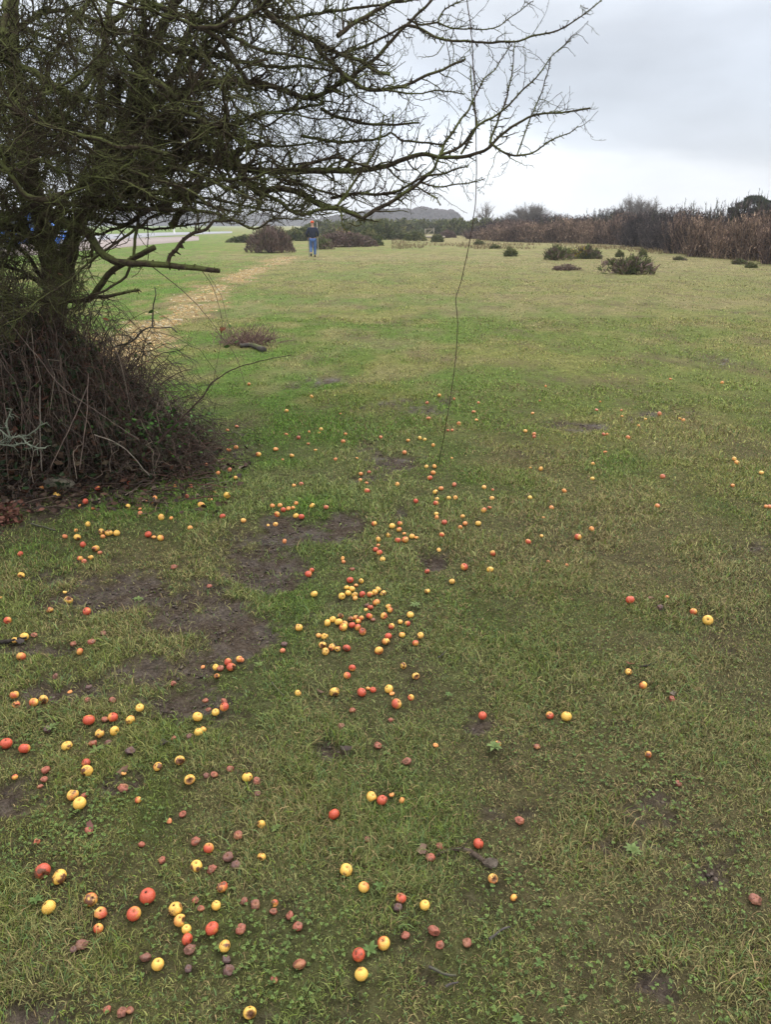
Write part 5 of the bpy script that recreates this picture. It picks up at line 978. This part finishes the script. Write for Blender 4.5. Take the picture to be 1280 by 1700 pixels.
# ---------------------------------------------------------------- road, van and roadside post on the left
mr = Mat('wet_road', .28, .5); mr.color(mr.ramp(mr.noise(.8, 5, .6, mr.pos()), [(.3, (.16, .155, .16)), (.7, (.26, .25, .25))]))
def sheet(name, front, back, z, mat, label):
    A = np.array([ground_pt(*p) for p in front]); B = np.array([ground_pt(*p) for p in back]); ta = np.linspace(0, 1, 40)
    ia = lambda Q: np.stack([np.interp(ta, np.linspace(0, 1, len(Q)), Q[:, k]) for k in range(3)], -1)
    A, B = ia(A), ia(B); V = np.concatenate((A, B)); V[:, 2] = z; n = 40; Fq = [(i, i + 1, n + i + 1, n + i) for i in range(n - 1)]
    V = np.vstack((V, V - np.array((0, 0, z + .05)))); Fq += [(i + 2 * n, i + 1 + 2 * n, i + 1, i) for i in range(n - 1)] + [(n + i, n + i + 1, 3 * n + i + 1, 3 * n + i) for i in range(n - 1)]
    me = new_mesh(name, V, np.array(Fq).ravel(), np.full(len(Fq), 4), False); link(name, me, mat, kind='structure', label=label)
sheet('verge', [(-160,428),(60,424),(130,417),(200,411),(262,405),(330,399)], [(-160,398),(60,398),(130,397),(200,396),(262,394),(330,392)], .035, (lambda m: (m.color(m.ramp(m.noise(2, 5, .7, m.pos()), [(.3, (.22, .18, .16)), (.7, (.34, .29, .26))])), m.m)[1])(Mat('gravel_verge', .9, .2)), 'pinkish gravel verge between the turf and the road')
sheet('road', [(-160,408),(60,404),(130,401),(200,397),(262,392),(385,387)], [(-160,396),(60,392),(130,390),(200,388.5),(262,386.5),(385,384.3)], .05, mr.m, 'pale wet road crossing behind the tree')
def paint(name, col, rough=.3): m = Mat(name, rough, .5); m.color(m.mix(m.noise(3, 3), tuple(c * .9 for c in col), col)); return m.m
g = ground_pt(52, 414); van = empty('parked_van', (g[0], g[1] + .2, .04), 'bright blue van parked on the road, glimpsed through the branches', 'van'); sx = 4.6
def prism(name, prof, y0, y1, mat, parent, bev=.04):
    bm = bmesh.new(); a = [bm.verts.new((x, y0, z)) for x, z in prof]; b = [bm.verts.new((x, y1, z)) for x, z in prof]; n = len(prof); bm.faces.new(a[::-1]); bm.faces.new(b)
    for i in range(n): bm.faces.new((a[i], a[(i + 1) % n], b[(i + 1) % n], b[i]))
    bmesh.ops.recalc_face_normals(bm, faces=bm.faces)
    if bev: bmesh.ops.bevel(bm, geom=bm.edges[:], offset=bev, segments=2, affect='EDGES')
    me = bpy.data.meshes.new(name); bm.to_mesh(me); bm.free(); return link(name, me, mat, parent)
prism('body', [(-2.4, .35), (2.3, .35), (2.4, .6), (2.38, 1.05), (1.75, 1.3), (1.2, 2.15), (.9, 2.3), (-2.35, 2.3), (-2.42, 1.9)], -.95, .95, paint('van_blue', (.02, .16, .62)), van)
mgl = Mat('dark_glass', .08, .6); mgl.color((.02, .03, .04)); mrb = Mat('rubber', .8, .2); mrb.color((.02, .02, .02)); mch = paint('grey_trim', (.35, .35, .36))
prism('side_window', [(.45, 1.35), (1.6, 1.35), (1.15, 2.0), (.45, 2.0)], -.965, -.95, mgl.m, van, 0); prism('side_window', [(-1.9, 1.35), (.3, 1.35), (.3, 2.0), (-1.9, 2.0)], -.965, -.95, mgl.m, van, 0)
prism('bumper', [(2.3, .35), (2.5, .38), (2.5, .6), (2.3, .62)], -.9, .9, mch, van, .02); prism('headlight', [(2.2, .85), (2.39, .85), (2.36, 1.02), (2.1, 1.05)], -.965, -.75, paint('lamp_lens', (.8, .8, .78), .1), van, 0)
for wx in (-1.6, 1.55):
    for wy in (-.86, .86):
        t = Tubes(); q = np.array(((wx, wy - .1, .34), (wx, wy, .34), (wx, wy + .1, .34))); t.add(q, np.array((.33, .35, .33)), 20, cap=True); wh = link('wheel', t.mesh('wheel'), mrb.m, van)
        t = Tubes(); t.add(q + np.array((0, 0, 0)), np.array((.2, .1, .2)), 14, cap=True); t = Tubes(); t.add(np.array(((wx, wy - .13, .34), (wx, wy - .115, .34))), np.array((.17, .2)), 14, cap=True); link('rim', t.mesh('rim'), mch, wh)
# low blue and red box trailer end seen lower at the right of the van
g = ground_pt(108, 412); crate = empty('trailer', (g[0] + .0, g[1] - .6, .04), 'small blue trailer with a red base beside the van', 'trailer')
prism('box', [(-.45, .42), (.45, .42), (.45, .95), (-.45, .95)], -.5, .5, paint('trailer_blue', (.04, .13, .50)), crate); prism('chassis', [(-.5, .28), (.5, .28), (.5, .40), (-.5, .40)], -.45, .45, paint('trailer_red', (.45, .06, .04)), crate, .01)
for wy in (-.5, .5):
    t = Tubes(); t.add(np.array(((0, wy - .07, .2), (0, wy, .2), (0, wy + .07, .2))), np.array((.19, .2, .19)), 16, cap=True); link('wheel', t.mesh('wheel'), mrb.m, crate)
g = ground_pt(289, 388); pst = empty('marker_post', (g[0], g[1], 0), 'tiny yellow and white post by the far road', 'post')
t = Tubes(); t.add(np.array(((0, 0, 0), (0, 0, 1.6), (0, 0, 2.9))), np.array((.16, .16, .14)), 10, cap=True); link('shaft', t.mesh('shaft'), paint('post_white', (.75, .75, .7)), pst)
t = Tubes(); t.add(np.array(((0, 0, 1.0), (0, 0, 2.4))), np.array((.24, .24)), 10, cap=True); link('band', t.mesh('band'), paint('post_yellow', (.7, .6, .08)), pst)

# ---------------------------------------------------------------- the walker
def skin(name, V, E, Rr, mat, parent=None, root=0, sub=2):
    me = bpy.data.meshes.new(name); me.from_pydata(V, E, []); o = link(name, me, mat, parent); md = o.modifiers.new('Skin', 'SKIN'); md.use_smooth_shade = True
    for i, v in enumerate(me.skin_vertices[0].data): v.radius = Rr[i] if isinstance(Rr[i], tuple) else (Rr[i], Rr[i]); v.use_root = (i == root)
    s = o.modifiers.new('Sub', 'SUBSURF'); s.levels = sub; s.render_levels = sub; return o
def flat(name, c, rough=.85):
    m = Mat(name, rough, .2); f = m.noise(8, 4); m.color(m.mix(f, tuple(q * .75 for q in c), tuple(min(1, q * 1.25) for q in c))); m.bump(f, .4, .02); return m.m
g = ground_pt(520, 427); W = empty('person', (g[0], g[1], 0), 'person walking away in dark jacket, blue jeans and orange-red hat', 'person', rz=.05)
B = [(0,0,.95),(0,0,1.15),(0,0,1.38),(0,.01,1.50),(0,.03,1.60),(0,.04,1.70), (-.20,0,1.40),(-.29,-.02,1.14),(-.24,.14,.96),(-.225,.19,.90),(.20,0,1.40),(.29,-.02,1.14),(.25,.14,1.02),(.235,.19,1.00), (-.10,0,.90),(-.11,.06,.50),(-.10,-.16,.20),(-.10,-.22,.12),(.10,0,.90),(.10,.03,.48),(.09,.02,.09),(.09,.12,.04)]
E = [(0,1),(1,2),(2,3),(3,4),(4,5),(2,6),(6,7),(7,8),(8,9),(2,10),(10,11),(11,12),(12,13),(0,14),(14,15),(15,16),(16,17),(0,18),(18,19),(19,20),(20,21)]
Rb = [(.14,.10),(.13,.09),(.15,.09),.055,(.075,.09),(.065,.08),.06,.045,.032,.02,.06,.045,.032,.02,.085,.06,.042,.03,.085,.06,.042,.03]
body = skin('body', B, E, Rb, flat('skin_tone', (.45, .27, .19), .5), W)
J = [(0,.0,.90),(0,0,1.12),(0,0,1.36),(0,.01,1.47),(-.20,0,1.40),(-.30,-.02,1.14),(-.25,.13,.97),(.20,0,1.40),(.30,-.02,1.14),(.255,.13,1.03)]
skin('jacket', J, [(0,1),(1,2),(2,3),(2,4),(4,5),(5,6),(2,7),(7,8),(8,9)], [(.205,.14),(.195,.14),(.20,.13),(.085,.08),.09,.07,.05,.09,.07,.05], flat('dark_jacket', (.028, .034, .055)), W)
skin('jeans', [(0,0,.93),(-.10,0,.86),(-.11,.06,.50),(-.10,-.15,.22),(.10,0,.86),(.10,.03,.48),(.09,.02,.10)], [(0,1),(1,2),(2,3),(0,4),(4,5),(5,6)], [(.17,.12),.11,.08,.062,.11,.08,.066], flat('blue_denim', (.08, .15, .34)), W)
for nm, q in (('boot', [(-.10,-.16,.20),(-.10,-.215,.13),(-.10,-.20,.03)]), ('boot', [(.09,0,.10),(.09,.02,.05),(.09,.15,.045)])): skin(nm, q, [(0,1),(1,2)], [.055,.06,.045], flat('boot_leather', (.02, .018, .016)), W, sub=1)
skin('hat', [(0,.03,1.66),(0,.03,1.74),(0,.03,1.80)], [(0,1),(1,2)], [(.115,.125),(.105,.115),.05], flat('orange_hat', (.62, .10, .04)), W)
for hx, hz, z0, z1, nm, lb in ((.235, 1.0, 0, 1.72, 'walking_staff', 'tall pale staff held upright in the walker\'s right hand'), (-.24, .9, 0, 1.0, 'walking_stick', 'thin short walking stick in the walker\'s left hand')):
    for f in range(5):
        an = f * .5 - .2
        if f < 4: q = [(hx + (.02 if hx > 0 else -.02), .19, hz + .03 - f * .02), (hx + .0, .235 - abs(f - 1.5) * .003, hz + .03 - f * .02), (hx - (.02 if hx > 0 else -.02), .215, hz + .028 - f * .02)]
        else: q = [(hx, .18, hz + .04), (hx - .015, .20, hz + .06), (hx - .005, .225, hz + .065)]
        t = Tubes(); t.add(np.array(q), np.array((.011, .010, .008)), 6, cap=True); link('finger' if f < 4 else 'thumb', t.mesh('finger'), body.data.materials[0], body)
    t = Tubes(); t.add(np.array(((0, 0, z0), (.005, 0, (z0 + z1) / 2), (0, 0, z1))), np.array((.014, .016, .017)), 8, (.42, .38, .30) if z1 > 1.5 else (.12, .12, .12), cap=True)
    o = link(nm, t.mesh(nm), M_cane.m, label=lb, cat='stick'); o.location = (g[0] + hx, g[1] + .21, 0)

# ---------------------------------------------------------------- damp air
HAZE = True
if HAZE:
    bm = bmesh.new(); bmesh.ops.create_cube(bm, size=1); me = bpy.data.meshes.new('haze'); bm.to_mesh(me); bm.free()
    hz = bpy.data.objects.new('haze', me); S.collection.objects.link(hz); hz['kind'] = 'stuff'; hz['label'] = 'thin damp air that pales the far woods'
    hz.scale = (4200, 1800, 60); hz.location = (0, 750, 28.5)
    m = bpy.data.materials.new('haze'); m.use_nodes = True; n_ = m.node_tree.nodes; n_.clear(); o_ = n_.new('ShaderNodeOutputMaterial'); v_ = n_.new('ShaderNodeVolumePrincipled'); v_.inputs['Color'].default_value = (.95, .97, 1, 1); v_.inputs['Density'].default_value = .0006; v_.inputs['Anisotropy'].default_value = .2
    m.node_tree.links.new(v_.outputs[0], o_.inputs['Volume']); me.materials.append(m)
S.cycles.volume_bounces = 0; S.cycles.max_bounces = 6
